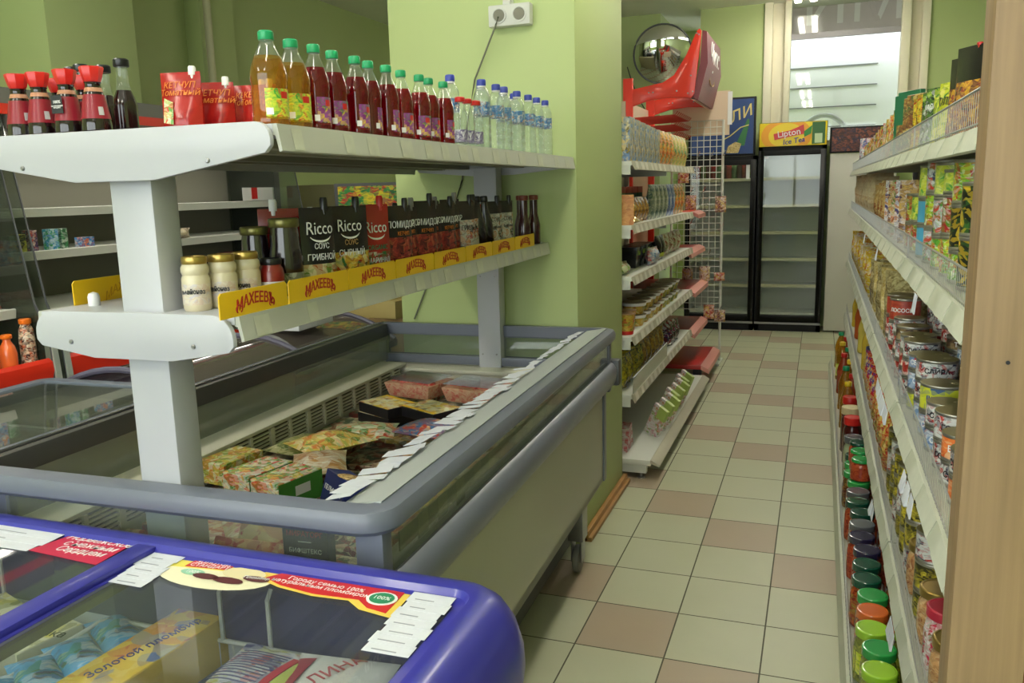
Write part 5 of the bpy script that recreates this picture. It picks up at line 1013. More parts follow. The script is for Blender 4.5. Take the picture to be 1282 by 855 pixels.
# grid panel standing at the end of the red stand, with hooks, cards and a beige board behind
gp_ = thing('grid_panel', 'white wire grid panel on a post at the end of the red stand', 'grid panel', (0, 7.21, 0))
MB().tube([(-.765, 0, .02), (-.765, 0, 2.02), (-1.18, 0, 2.02), (-1.18, 0, .02)], .011, 8).build('frame', SHW, gp_)
b = MB()
for i in range(8): b.tube([(-1.18 + .0519 * i, 0, .45), (-1.18 + .0519 * i, 0, 2.02)], .0032, 5)
for i in range(31): b.tube([(-1.18, 0, .46 + .0519 * i), (-.765, 0, .46 + .0519 * i)], .0032, 5)
b.build('wire_grid', SHW, gp_)
MB().box(-.78, -.75, -.14, .14, 0, .018).build('foot_bar', SHW, gp_, .002)
for k, (x, z) in enumerate([(-1.05, 1.74), (-.95, 1.74), (-.84, 1.74), (-1.1, 1.46), (-1.0, 1.46), (-.9, 1.46), (-1.0, 1.2), (-.85, .95), (-.75, 1.74)]):
    MB().tube([(x, -.002, z), (x, -.15, z - .01), (x + .02, -.16, z + .03)], .0035, 6).build('grid_hook', CHROME, gp_)
MB().box(-1.18, -.72, .02, .035, 1.90, 2.25).build('beige_board', mat('beige_board', (210, 190, 166), .55), gp_); MB().box(-.735, -.70, .01, .02, 1.98, 2.24).build('paper_edge', WCAP, gp_)
for i, (x, z, h) in enumerate([(-1.06, 1.52, .10), (-1.0, 1.30, .12), (-.88, .72, .12), (-.76, .72, .07), (-.76, 1.28, .13), (-1.02, .70, .12), (-.84, .40, .12), (-.75, .38, .10)]):
    me = pillow(.09, h, .02, seed=i).mesh('hanging_pack', [pmat('hang_%d' % (i % 3), ((170, 60, 60), (120, 110, 110), (206, 190, 170))[i % 3], [(214, 190, 180), (120, 40, 40), (200, 170, 60)], 40, .3, i)])
    o = place('hanging_pack', me, None, (x, 7.06, z)); tag(o, 'small packet hanging on the wire grid, %s' % ['red, highest of them', 'grey, below the red one', 'tan, at knee height in the middle', 'red, at knee height by the post', 'grey and white, beside the post at chest height', 'tan, by the stand at knee height', 'red, lowest in the middle', 'dark, lowest by the post'][i], 'packet', 'packets on the grid panel')
    MB().tube([(x, 7.2, z + h + .012), (x, 7.05, z + h + .004)], .003, 5).build('grid_hook', CHROME, gp_).location = (0, -7.21, 0)

# convex mirror on the far wall
t = thing('convex_mirror', 'round convex security mirror with dark rim high on the far wall', 'mirror', (-1.575, 8.98, 2.83)); t.rotation_euler = (R_(16), 0, R_(10))
CM = mat('mirror', (235, 238, 238), .03, 1.)
MB().lathe([(.0005, .075)] + [(.29 * math.sin(R_(a)) / math.sin(R_(62)), .075 * (math.cos(R_(a)) - math.cos(R_(62))) / (1 - math.cos(R_(62)))) for a in range(6, 63, 4)] + [(.29, 0)], 40).xf(Matrix.Rotation(R_(90), 4, 'X')).build('mirror_dome', CM, t)
MB().tube([(.293 * math.cos(R_(a)), 0, .293 * math.sin(R_(a))) for a in range(0, 360, 9)], .009, 8, closed=True).build('mirror_rim', DGREY, t)
MB().tube([(0, .01, 0), (0, .2, .0), (-.05, .42, .10)], .015, 8).build('mirror_arm', DGREY, t)
b = MB().tube([(-2.02, YW - .01, 2.78), (-1.97, YW - .01, 2.62), (-1.90, YW - .01, 2.45), (-1.80, YW - .01, 2.28), (-1.70, YW - .012, 2.2)], .006, 6); tag(b.build('wall_cable', mat('cable_dark', (60, 60, 50), .6)), 'dark cable sagging down the far wall beside the round mirror', 'cable')

# ------------------------------------------------------------------ fridges at the far wall
FR = mat('fridge_black', (16, 16, 18), .5, spec=.3); FIN = mat('fridge_inside', (196, 198, 192), .5)
def fridge(x0, x1, y0, hh, hz, label):
    w = x1 - x0; t = thing('glass_door_fridge', label, 'fridge', (x0, y0, 0)); d = .42
    b = MB(); b.box(0, .04, .02, d, .0, hh); b.box(w - .04, w, .02, d, 0, hh); b.box(0, w, d - .03, d, 0, hh); b.box(.0, w, .02, d, 0, .17); b.box(0, w, .02, d, hz, hh); b.build('cabinet', FR, t)
    b = MB(); b.box(.04, .05, .03, d - .03, .17, hz); b.box(w - .05, w - .04, .03, d - .03, .17, hz); b.box(.04, w - .04, d - .045, d - .03, .17, hz); b.box(.04, w - .04, .03, d - .03, .17, .19); b.build('inner_lining', FIN, t)
    MB().box(.10, w - .10, .10, .13, hz - .012, hz).build('added_fridge_fill', mat('fridge_fill_glow', (250, 252, 255), .5, emit=9.), t)  # added glow hidden behind the door top to brighten the inside
    for i in range(5):
        z = .46 + i * .27; s = MB().box(.05, w - .05, .06, d - .05, z, z + .012).build('shelf', FIN, t); MB().box(.05, w - .05, .052, .06, z - .01, z + .02).build('shelf_edge', mat('shelf_edge_yellow', (206, 200, 170), .5), s)
    b = MB(); b.box(.0, .055, -.02, .018, .10, hz); b.box(w - .055, w, -.02, .018, .10, hz); b.box(.055, w - .055, -.02, .018, .10, .165); b.box(.055, w - .055, -.02, .018, hz - .05, hz)
    dr = b.build('door_frame', FR, t, .004); MB().box(.055, w - .055, -.004, .002, .165, hz - .05).build('door_glass', glass('door_glass', (246, 249, 246), .7, .02, (180, 190, 180)), dr)
    MB().box(.012, .030, -.045, -.02, .75, 1.25).build('door_handle', FR, dr, .006); MB().box(.0, w, -.01, .02, .075, .095).build('sill_strip', STEEL, t)
    return t, w
t, w = fridge(-.600, .042, 8.93, 2.09, 1.82, 'tall black glass door fridge with a yellow tea sign on top')
MB().box(.005, w - .005, -.012, .02, 1.86, 2.085).build('sign_face', mat('tea_yellow', (232, 206, 40), .35), t, .003)
b = MB()
for rr_, m in ((.17, 'tea_orange'), (.12, 'tea_yellow')):
    MB().prism([(.26 + rr_ * 1.4 * math.cos(R_(a)), max(1.862, min(2.083, 1.96 + rr_ * math.sin(R_(a))))) for a in range(0, 360, 12)], 'y', -.013 - (.17 - rr_) * .02, -.012).build('sun_ring', mat('tea_orange', (232, 160, 40), .4) if m == 'tea_orange' else MAT['tea_yellow'], t)
MB().prism([(.14, 1.98), (.30, 2.01), (.42, 2.06), (.43, 1.97), (.30, 1.95), (.15, 1.92)], 'y', -.018, -.0145).build('red_flag', REDCAP, t)
MB().prism([(.42, 1.99), (.50, 2.05), (.49, 1.97), (.43, 1.94)], 'y', -.018, -.0145).build('green_leaf', mat('leaf_green', (50, 140, 60), .4), t)
place('lettering', text('Lipton', .085, WTXT, '-y', .001, rot=.13, bold=.001), t, (.285, -.0195, 1.982)); place('lettering', text('Ice Tea', .07, BLUETXT, '-y', .001, rot=.13, bold=.001, shear=.2), t, (.33, -.0195, 1.905))
MB().box(.50, .62, -.014, -.012, 1.87, 2.08).build('bottle_panel', mat('dark_green_panel', (50, 100, 50), .4), t); MB().box(.525, .595, -.016, -.014, 1.88, 1.97).build('ice_window', mat('pale_mint', (190, 210, 170), .4), t)
MB().box(.06, .10, -.008, -.004, 1.745, 1.76).build('door_sticker', WCAP, t)
t, w = fridge(-1.32, -.615, 8.93, 1.78, 1.74, 'black glass door fridge under the blue beer poster, behind the wire grid')
MB().box(w - .10, w - .065, -.008, -.004, 1.55, 1.70).build('door_sticker', WCAP, t)
po = thing('beer_poster', 'blue framed beer poster standing on a black fridge', 'poster', (-1.30, 8.95, 1.782)); MB().box(0, .665, 0, .05, 0, .575).build('poster_frame', FR, po, .003); MB().box(.02, .645, -.003, 0, .02, .555).build('poster_face', mat('poster_blue', (24, 60, 120), .35, noise=.35, nscale=6), po)
MB().prism([(.47, .10), (.56, .10), (.605, .33), (.60, .36), (.585, .36)], 'y', -.006, -.003).build('green_bottle', mat('bottle_green', (40, 110, 60), .3), po); MB().prism([(.38, .03), (.50, .03), (.53, .12), (.47, .14), (.40, .10)], 'y', -.007, -.0035).build('gold_patch', pmat('gold_patch', (190, 170, 110), [(150, 130, 80), (220, 200, 150)], 40, .4, 1), po)
place('lettering', text('ули', .20, mat('poster_gold', (206, 190, 120), .4), '-y', .001, shear=.3, rot=.35), po, (.46, -.006, .40)); po.children[-1].name = 'lettering'
MB().tube([(.34, -.005, .16), (.42, -.005, .20), (.52, -.005, .28), (.60, -.005, .30)], .006, 6).build('swash', mat('poster_gold', (206, 190, 120), .4), po)
for i in range(12):
    for sh in range(1):
        bt = ('beer_bottle', MB().lathe([(.028, 0), (.03, .01), (.03, .13), (.012, .18), (.012, .22)], 12).mesh('beer_bottle', mat('beer_%d' % (i % 3), ((60, 40, 24), (110, 40, 30), (70, 90, 50))[i % 3], .2)), [])
        inst(bt, 'brown drink bottle inside the fridge under the beer poster, %s in line' % nth(i + 1), 'beer bottle', (-1.26 + i * .052, 9.07, 1.552), group='bottles in the left fridge')
cb = thing('white_cabinet', 'plain white cabinet with a dark poster on top, beside the tea fridge', 'cabinet', (.075, 8.95, 0)); MB().box(0, .6, 0, .40, .02, 1.77).build('cabinet_body', mat('cabinet_white', (200, 198, 190), .45), cb, .006)
MB().box(-.01, .6, -.01, .05, 1.775, 2.02).build('poster_board', FR, cb, .003); MB().box(.01, .58, -.013, -.01, 1.79, 2.005).build('poster_print', pmat('berry_print', (60, 24, 24), [(110, 50, 36), (30, 30, 60), (140, 70, 50), (40, 20, 24)], 24, .4, 2), cb)
# ------------------------------------------------------------------ long shelf unit on the right
QY0, QY1, QX = 1.30, 6.9, .66
sg = thing('aisle_gondola', 'long grey white shelf unit with wire fences facing the freezer across the aisle', 'shelf unit', (0, 0, 0))
MB().box(QX, QX + .03, QY0, QY1, .05, 1.95).build('back_panel', mat('gondola_back2', (150, 146, 130), .6), sg)
n_bay = 5; bw = (QY1 - QY0) / n_bay
for k in range(n_bay + 1): MB().box(QX - .03, QX + .01, QY0 + k * bw - .015, QY0 + k * bw + .015, 0, 1.97).build('upright', STEEL, sg)
RAILG = mat('rail_greygreen', (178, 182, 164), .4, noise=.08, nscale=14); LABG = mat('rail_label', (188, 191, 176), .6, noise=.1, nscale=40); REDL = mat('label_edge_red', (150, 50, 60), .5)
ZT = (1.575, 1.300, .910, .510)
for zi, z in enumerate(ZT):
    hf = .058 if zi < 2 else .066
    for k in range(n_bay):
        a, c = QY0 + k * bw + .004, QY0 + (k + 1) * bw - .004
        s = MB().box(.222, QX, a, c, z - .022, z - .003).build('shelf', mat('shelf_greywhite', (188, 188, 174), .45), sg)
        MB().prism([(.226, z), (.214, z - .001), (.199, z - .036), (.203, z - .039), (.226, z - .022)], 'y', a, c).build('price_rail', RAILG, s)
        r_ = random.Random(zi * 10 + k)
        for q in range(5):
            y = a + .03 + q * .214 + r_.uniform(-.01, .02); w = r_.uniform(.09, .17); MB().prism([(.2135, z - .001), (.2125, z - .001), (.1975, z - .036), (.1985, z - .037)], 'y', y, y + w).build('price_label', LABG, s)
        if zi < 4:
            f = MB(); f.tube([(.220, a, z + hf), (.220, c, z + hf)], .0022, 6); f.tube([(.220, a, z + .006), (.220, c, z + .006)], .0016, 6)
            y = a; st = .02
            while y <= c: f.box(.2195, .2205, y - .0006, y + .0006, z, z + hf); y += st
            f.box(.2185, .2215, a - .001, a + .004, z - .01, z + hf); f.box(.2185, .2215, c - .004, c + .001, z - .01, z + hf)
            f.build('wire_fence', mat('fence_wire', (168, 170, 168), .35, .4), s)
# loose paper slips hanging from the rails
r_ = random.Random(21)
for zi, ys in ((2, (1.75, 1.82, 1.9, 2.45, 2.5, 2.55, 2.60, 2.66, 2.72, 2.78, 2.84)), (3, (1.95, 2.0, 2.75, 2.8)), (1, (3.2, 4.1, 1.9))):
    for y in ys:
        z = ZT[zi]; b = MB(); b.prism([(.196, z - .036), (.195, z - .036), (.190 - r_.uniform(0, .008), z - .075), (.192, z - .075)], 'y', y, y + .05); b.build('paper_slip', PAPER, sg); 
s = MB().box(.125, QX, QY0, QY1, .105, .125).build('base_deck', mat('shelf_greywhite', (188, 188, 174), .45), sg)
MB().prism([(.127, .128), (.118, .126), (.104, .088), (.108, .085), (.127, .10)], 'y', QY0, QY1).build('price_rail', RAILG, s); MB().box(.125, .14, QY0, QY1, .0, .10).build('kick_plate', mat('kick_grey', (160, 160, 148), .5), s)
b = MB(); b.tube([(.128, QY0, .175), (.128, QY1, .175)], .003, 6); 
y = QY0
while y < QY1: b.box(.127, .129, y - .001, y + .001, .125, .175); y += .03
b.build('wire_fence', mat('fence_wire', (168, 170, 168), .35, .4), s)

def P_(name, pr, lab, cat, x, y, z, rz=0., grp=None, sc=None, rot=None): return inst(pr, lab, cat, (x, y, z), rz, grp, sc, rot)
# --- top shelf: doypacks and packets, from the wooden post into the distance
def ppk(seed, base, cols, w, h, t=.05, foot=1, sc=28, back=None, extra=None): return pack('food_pouch', w, h, t, pmat('tp_%d' % seed, base, cols, sc, .25, seed), foot=foot, seed=seed, extra=extra or [])
OL = two('olive_pack', (26, 24, 24), (120, 70, 50), [(120, 80, 50), (220, 170, 40), (60, 30, 40), (206, 150, 60), (140, 50, 40)], .12, 31)
Q = [(1.98, pack('food_pouch', .13, .19, .06, OL, foot=1, seed=1, extra=[spout(.0, .188, REDCAP, .006, .006)]), 'black topped olive pouch with brown and yellow print'),
     (2.12, pack('food_pouch', .11, .185, .05, OL, foot=1, seed=2), 'second black topped olive pouch'),
     (2.27, ppk(32, (206, 206, 60), [(190, 200, 50), (60, 120, 50), (226, 220, 120), (40, 60, 30)], .12, .150, extra=[tx('ОЛИНЫ', .026, BTXT, (0, -.027, .105))]), 'yellow green olive packet with black letters'),
     (2.40, ppk(33, (200, 204, 70), [(190, 200, 50), (60, 120, 50), (226, 220, 120)], .11, .150), 'yellow green olive packet beside the lettered one'),
     (2.55, ppk(34, (30, 60, 50), [(110, 150, 50), (30, 60, 50), (150, 180, 70), (206, 206, 206)], .12, .165, extra=[tx('МАСЛИНКИ', .02, WTXT, (0, -.024, .115))]), 'dark green packet with white letters'),
     (2.68, ppk(34, (30, 60, 50), [(110, 150, 50), (30, 60, 50)], .11, .165), 'dark green packet behind the lettered one'),
     (2.83, ppk(35, (200, 170, 50), [(220, 200, 60), (120, 70, 30), (60, 100, 50), (200, 80, 40)], .11, .175), 'golden brown packet'),
     (2.97, ppk(35, (200, 170, 50), [(220, 200, 60), (120, 70, 30), (60, 100, 50)], .10, .175), 'second golden brown packet'),
     (3.12, carton('food_pack', .10, .02, .20, pmat('nut_print', (90, 60, 40), [(150, 110, 60), (60, 100, 60), (200, 180, 110), (110, 50, 40)], 34, .35, 5)), 'brown nut packet'),
     (3.24, carton('food_pack', .10, .02, .20, pmat('nut_print', (90, 60, 40), [(150, 110, 60)], 34, .35, 5)), 'second brown nut packet'),
     (3.38, carton('food_pack', .13, .02, .235, mat('teal_green', (36, 106, 74), .4), panel=[('brown_lower', MB().box(-.064, .064, -.011, -.0102, .0, .12).mesh('brown_lower', MAT['nut_print']))]), 'tall teal green packet with brown lower half'),
     (3.52, carton('food_pack', .13, .02, .235, mat('teal_green', (36, 106, 74), .4)), 'second tall teal green packet')]
y = 3.72; k = 0
for i in range(13):
    m = [(32, (60, 120, 70)), (36, (206, 120, 60)), (37, (190, 180, 90))][i % 3]
    Q.append((3.72 + i * .20, ppk(40 + i % 4, [(50, 110, 60), (200, 110, 60), (206, 190, 120), (190, 190, 200)][i % 4], [(226, 200, 80), (60, 130, 70), (200, 70, 50), (226, 220, 200)], .15, .20 - .004 * i, .06), 'soft packet %s beyond the teal packets' % nth(i + 1)))
for i, (y, pr, n) in enumerate(Q): inst(pr, '%s on the long unit top shelf' % n, 'food packet', (.29, y, 1.575), R_(-62 if i < 12 else -70), 'packets on the top shelf right of the aisle')
inst(pack('food_pouch', .16, .22, .06, pmat('blue_white_bag', (206, 214, 226), [(60, 90, 150), (226, 220, 200), (200, 60, 50)], 24, .3, 4), seed=3), 'red and white bag at the far end of the long unit top shelf', 'food packet', (.29, 6.5, 1.575), R_(-60))
# back row
for i in range(10): inst(ppk(50 + i % 3, [(120, 130, 60), (90, 60, 40), (60, 100, 60)][i % 3], [(190, 180, 80), (50, 90, 50), (150, 60, 40)], .14, .19), 'packet in the top shelf back row of the long unit, %s from the wooden post' % nth(i + 1), 'food packet', (.42, 1.9 + i * .3, 1.575), R_(-65), 'back row on the top right shelf')
# --- second shelf: stacked vegetable cans and cartons
def lab_(n, base, cols, sc=40): return pmat('can_' + n, base, cols, sc, .35, len(n))
GP = lab_('peas', (110, 170, 50), [(190, 210, 60), (70, 140, 50), (226, 232, 214), (190, 40, 40)]); GR = lab_('greenred', (170, 36, 44), [(90, 150, 50), (190, 200, 80), (170, 36, 44), (226, 226, 220)]); GC_ = lab_('corn', (24, 34, 26), [(226, 190, 50), (24, 34, 26), (60, 110, 50), (30, 40, 30)], 30); GW = lab_('whitegreen', (206, 212, 214), [(90, 150, 60), (206, 212, 214), (60, 70, 110), (200, 60, 50)]); CY = mat('cyan_label', (80, 160, 196), .4); YG = lab_('lime', (196, 206, 60), [(206, 216, 80), (90, 160, 70), (220, 226, 140)])
FL = lab_('flakes', (190, 160, 110), [(206, 170, 90), (60, 50, 90), (214, 210, 220), (120, 60, 40)], 36)
g = 'stacked cans on the second shelf right of the aisle'
stacks = [(1.72, [(GC_, .115, 'black can with yellow corn'), (GC_, .115, 'black corn can')]), (1.84, [(GP, .075, 'yellow green pea can'), (GC_, .105, 'black can with yellow cob'), (GP, .10, 'green can with leaf curve')]),
          (1.97, [(GP, .10, 'green pea can with white patch'), (GR, .10, 'red and green vegetable can'), (YG, .06, 'low lime green can')]), (2.12, [(GP, .09, 'pale green pea can'), (GW, .10, 'white and green can'), (YG, .09, 'lime can')]),
          (2.28, [(GW, .10, 'white label can'), (GP, .10, 'green can'), (GW, .09, 'white and green upper can')]), (2.44, [(CY, .10, 'plain cyan can'), (CY, .08, 'cyan can'), (YG, .10, 'lime yellow can')]),
          (2.60, [(GR, .10, 'red and green can'), (YG, .09, 'lime yellow can')]), (2.76, [(GR, .09, 'dark red can'), (GR, .10, 'green topped red can')])]
for i, (y, st_) in enumerate(stacks):
    for col, x in enumerate((.285, .385)):
        z = 1.300
        for j, (m, h, n) in enumerate(st_):
            h = h * .84
            if col and j and i % 2: continue
            inst(can('tin_can', .046, h, m, ring=False), '%s, level %s, %s stack from the wooden post, %s row' % (n, ['one', 'two', 'three'][j], nth(i + 1), 'front' if not col else 'back'), 'tin can', (x, y, z), R_(i * 40 + j * 25), g); z += h + .0005
for i in range(5): inst(carton('food_carton', .15, .05, .20, [FL, lab_('milk', (226, 226, 230), [(60, 60, 120), (190, 120, 60), (226, 226, 230)]), lab_('porridge', (196, 176, 130), [(90, 130, 60), (190, 50, 40), (220, 210, 190)])][i % 3]), 'upright breakfast carton on the second shelf, %s after the vegetable cans' % nth(i + 1), 'food carton', (.31, 2.95 + i * .16, 1.300), R_(-40), 'cartons on the second shelf right')
PASTA = glass('clear_bag_tan', (226, 214, 180), 1.4, .6, (190, 160, 110)); BREAD = pmat('bread_bag', (206, 186, 150), [(214, 196, 160), (190, 160, 120), (226, 214, 190)], 14, .3, 2)
for i, y in enumerate((3.85, 4.05, 4.3)): inst(pack('food_bag', .20, .20 - .01 * i, .09, pmat('tan_bag', (196, 160, 100), [(210, 180, 120), (220, 196, 140), (150, 90, 50)], 20, .25, 3), seed=i, wr=.012), 'tan cereal bag on the second shelf, %s after the breakfast cartons' % nth(i + 1), 'food bag', (.30, y, 1.300), R_(-55), 'tan bags on the second shelf right')
for i, y in enumerate((4.7, 5.05, 5.4, 5.8, 6.2, 6.5)): inst(pack('bread_bag', .20, .22 + .02 * (i % 2), .11, BREAD, seed=i + 4, wr=.015), 'pale bread bag at the far end of the second shelf, %s of six' % nth(i + 1), 'food bag', (.30, y, 1.300), R_(-50), 'bread bags on the second shelf right')
# --- third shelf: flat and tall tins close by, pasta bags beyond
LB = {'w': lab_('white_fish', (206, 208, 206), [(206, 208, 206), (40, 40, 70), (200, 204, 206), (176, 50, 40)], 46), 'r': lab_('red_fish', (150, 44, 36), [(190, 60, 50), (120, 30, 30), (220, 210, 200)], 30), 'b': lab_('blue_fish', (60, 100, 160), [(196, 204, 214), (60, 100, 160), (190, 60, 50), (120, 150, 190)], 34), 'y': lab_('yellow_tin', (190, 196, 50), [(206, 210, 60), (60, 90, 130), (190, 196, 50)], 24), 'o': lab_('orange_tin', (206, 100, 40), [(220, 120, 60), (190, 70, 30), (226, 200, 160)], 30), 'd': lab_('dark_tin', (70, 56, 44), [(120, 90, 60), (50, 40, 34), (160, 140, 100)], 30), 'a': lab_('rust_tin', (176, 70, 50), [(190, 90, 60), (150, 50, 40)], 14)}
g = 'tins on the third shelf right of the aisle'
T3 = [  # x, y, radius, [(label, height)...]
 (.280, 1.56, .040, [('w', .060), ('w', .055)]), (.285, 1.66, .044, [('o', .055), ('w', .05)]), (.282, 1.77, .042, [('w', .05), ('o', .055)]), (.285, 1.88, .046, [('w', .06), ('w', .06)]),
 (.278, 2.00, .042, [('b', .055), ('w', .055)]), (.285, 2.12, .050, [('b', .06), ('y', .065)]), (.285, 2.25, .048, [('b', .055), ('w', .05), ('w', .052)]), (.280, 2.37, .048, [('y', .05), ('b', .055), ('b', .04)]),
 (.275, 2.49, .047, [('w', .06), ('r', .05), ('w', .05)]), (.278, 2.61, .048, [('b', .06), ('r', .05), ('w', .045)]), (.275, 2.74, .046, [('r', .06), ('w', .055), ('d', .045)]), (.278, 2.87, .046, [('w', .06), ('r', .055), ('w', .05)]),
 (.275, 3.00, .048, [('r', .065), ('w', .07), ('a', .075)]), (.275, 3.14, .047, [('w', .065), ('r', .07), ('a', .07)]),
 (.385, 1.62, .045, [('d', .06), ('w', .06)]), (.39, 1.76, .046, [('r', .06), ('d', .06)]), (.39, 1.90, .048, [('d', .06), ('w', .07)]), (.39, 2.04, .048, [('d', .06), ('d', .06), ('w', .06)]), (.39, 2.20, .050, [('w', .065), ('d', .06), ('d', .05)]),
 (.39, 2.36, .048, [('w', .06), ('d', .06), ('b', .05)]), (.385, 2.52, .048, [('w', .06), ('w', .07), ('d', .04)]), (.39, 2.68, .046, [('r', .06), ('w', .06), ('r', .05)]), (.385, 2.84, .045, [('r', .065), ('r', .06), ('w', .09)]), (.385, 3.0, .045, [('w', .06), ('r', .06), ('w', .08)]),
 (.50, 1.8, .048, [('d', .08), ('d', .08)]), (.50, 2.0, .048, [('r', .08), ('d', .08)]), (.50, 2.2, .048, [('d', .08), ('r', .08)]), (.50, 2.4, .048, [('w', .08), ('d', .08)]), (.50, 2.6, .048, [('r', .08), ('r', .08)])]
nmz = {'w': 'white labelled', 'r': 'red labelled', 'b': 'blue labelled', 'y': 'yellow labelled', 'o': 'orange labelled', 'd': 'dark labelled', 'a': 'rust red'}
cache = {}; cnt = [0, 0, 0]
for x, y, r, st_ in T3:
    row = 0 if x < .3 else (1 if x < .45 else 2); cnt[row] += 1; z = .910
    for j, (m, h) in enumerate(st_):
        key = (m, h, r)
        if key not in cache:
            cache[key] = can('tin_can', r, h, LB[m]); wd_ = {'w': ['ГОРБУША', 'САЙРА', 'СКУМБРИЯ'][int(h * 1000) % 3], 'b': 'СЕЛЬДЬ', 'y': 'ШПРОТЫ', 'r': 'КИЛЬКА', 'o': 'БЫЧКИ', 'd': 'ТУНЕЦ', 'a': 'ЛОСОСЬ'}[m]
            cache[key][2].append(can_text(wd_, .017, r, h * .5, {'w': BTXT, 'b': WTXT, 'y': BLUETXT, 'r': WTXT, 'o': WTXT, 'd': WTXT, 'a': WTXT}[m]))
        inst(cache[key], '%s fish tin, %s of the %s stack from the wooden post, %s row' % (nmz[m], ['bottom', 'second', 'third'][j] if len(st_) > 2 or j == 0 else 'top', nth(cnt[row]), ['front', 'middle', 'back'][row]), 'tin can', (x, y, z), R_((j * 47 + y * 100) % 30 - 15), g); z += h + .0005
CLR = glass('crinkled_bag', (214, 206, 170), 1.6, .5, (150, 130, 84)); YP = pmat('pasta_bag', (196, 176, 110), [(210, 190, 130), (176, 150, 80), (220, 206, 160)], 30, .2, 3)
for i, y in enumerate((3.34, 3.56, 3.8, 4.05, 4.3)): inst(pack('pasta_bag', .24, .26 - .01 * i, .12, YP if i % 2 else pmat('crinkle_bag', (150, 136, 96), [(176, 160, 116), (120, 104, 66), (196, 184, 140)], 34, .15, 6), seed=i + 20, wr=.02), 'crinkled clear pasta bag on the third shelf, %s beyond the fish tins' % nth(i + 1), 'food bag', (.32, y, .910), R_(-48), 'pasta bags on the third shelf right')
for i, y in enumerate((4.6, 4.9, 5.2, 5.5, 5.8, 6.2, 6.5)): inst(pack('pasta_bag', .22, .24, .11, pmat('far_bag_%d' % (i % 3), [(206, 176, 50), (190, 170, 120), (206, 200, 190)][i % 3], [(226, 196, 60), (206, 190, 150), (190, 80, 50), (226, 220, 200)], 24, .25, i % 3), seed=i + 30, wr=.015), 'yellow and white food bag beyond the crinkled pasta bags, %s of seven' % nth(i + 1), 'food bag', (.30, y, .910), R_(-50), 'far bags on the third shelf right')
for i, y in enumerate((3.5, 3.9, 4.3, 4.7)): inst(pack('pasta_bag', .24, .26, .12, YP, seed=i + 40, wr=.02), 'pasta bag in the back row of the third shelf, %s from the near end' % nth(i + 1), 'food bag', (.50, y + .1, .910), R_(-50), 'pasta bags in the back row')
# --- fourth shelf
GL = lab_('olive_can', (60, 56, 30), [(206, 190, 60), (40, 40, 24), (150, 140, 50)], 36); 
def vj(name, base, cols, lid, r=.040, h=.105, lab=None): return jar('glass_jar', r, h, pmat('cont_' + name, base, cols, 44, .2, len(name)), lid, lab, label=(.18, .58), lid_r=.92)
BRN = [(150, 90, 50), [(190, 120, 60), (110, 60, 30), (200, 170, 110)]]
g = 'jars and tins on the fourth shelf right of the aisle'
J4 = [(1.55, 'j'), (1.66, 'j'), (1.77, 'r'), (1.88, 'j'), (2.0, 'c'), (2.12, 'j'), (2.24, 'c'), (2.36, 'c'), (2.48, 'c'), (2.60, 'c'), (2.72, 'c'), (2.84, 'c')]
jm = vj('mushroom', (170, 130, 90), [(196, 150, 100), (140, 90, 60), (206, 180, 140)], GOLDLID, .045, .13); jr = vj('radish', (206, 200, 196), [(190, 50, 80), (226, 220, 220), (120, 120, 80)], mat('crimson_lid', (170, 40, 60), .35), .044, .14)
for i, (y, k) in enumerate(J4):
    for row, x in enumerate((.275, .38, .49)):
        if k == 'c':
            for lv in (0, 1, 2): inst(can('tin_can', .042, .07, GL if (i + lv) % 3 else LB['w']), '%s tin on the fourth shelf, %s beyond the mushroom jars, %s row, level %s' % ('dark gold' if (i + lv) % 3 else 'white labelled', nth(i + 1), ['front', 'middle', 'back'][row], ['one', 'two', 'three'][lv]), 'tin can', (x, y, .510 + lv * .0705), R_(i * 50 + lv * 30), g)
        else: inst(jr if k == 'r' else jm, '%s on the fourth shelf, %s from the wooden post, %s row' % ('jar with crimson lid' if k == 'r' else 'mushroom jar', nth(i + 1), ['front', 'middle', 'back'][row]), 'glass jar', (x, y, .510), R_(i * 60), g)
RP2 = pmat('pasta_red', (206, 180, 120), [(190, 40, 40), (206, 170, 90), (60, 70, 150), (214, 190, 130), (190, 40, 40)], 22, .25, 7); RP3 = pmat('pasta_packet', (196, 60, 40), [(206, 176, 80), (150, 40, 30), (220, 200, 130), (120, 90, 40)], 34, .25, 8)
for i in range(8): inst(pack('pasta_bag', .15, .20, .07, RP3 if i < 4 else RP2, seed=i + 50, wr=.01), '%s pasta packet on the fourth shelf, %s beyond the tins' % ('brown and red' if i < 4 else 'red, blue and tan', nth(i + 1)), 'food bag', (.27, 3.0 + i * .17, .510), R_(-60), 'pasta packets on the fourth shelf')
MUS = jar('mustard_jar', .05, .17, pmat('cont_mustard', (190, 160, 80), [(200, 170, 90), (170, 140, 66)], 20, .25, 1), mat('navy_lid', (40, 46, 90), .3), None)
inst(MUS, 'large tan jar with dark blue lid on the fourth shelf beyond the pasta packets', 'glass jar', (.285, 4.5, .510))
for i in range(8): inst(bottle('oil_bottle', .035, .25, mat('oil_%d' % (i % 3), [(206, 176, 60), (190, 90, 40), (214, 196, 90)][i % 3], .2, coat=.4), [REDCAP, mat('yellow_cap', (230, 196, 40), .35)][i % 2], YG if i % 2 else None, fill=.99), 'yellow and orange sauce bottle far along the fourth shelf, %s beyond the blue lid jar' % nth(i + 1), 'sauce bottle', (.27 + .05 * (i % 2), 4.75 + i * .24, .510), 0, 'sauce bottles on the fourth shelf')
for i in range(9): inst(pack('pasta_bag', .2, .22, .1, RP2 if i % 2 else RP3, seed=i + 60, wr=.01), 'pasta packet in the back row of the fourth shelf, %s from the near end' % nth(i + 1), 'food bag', (.42, 3.05 + i * .3, .510), R_(-60), 'back row of pasta packets')
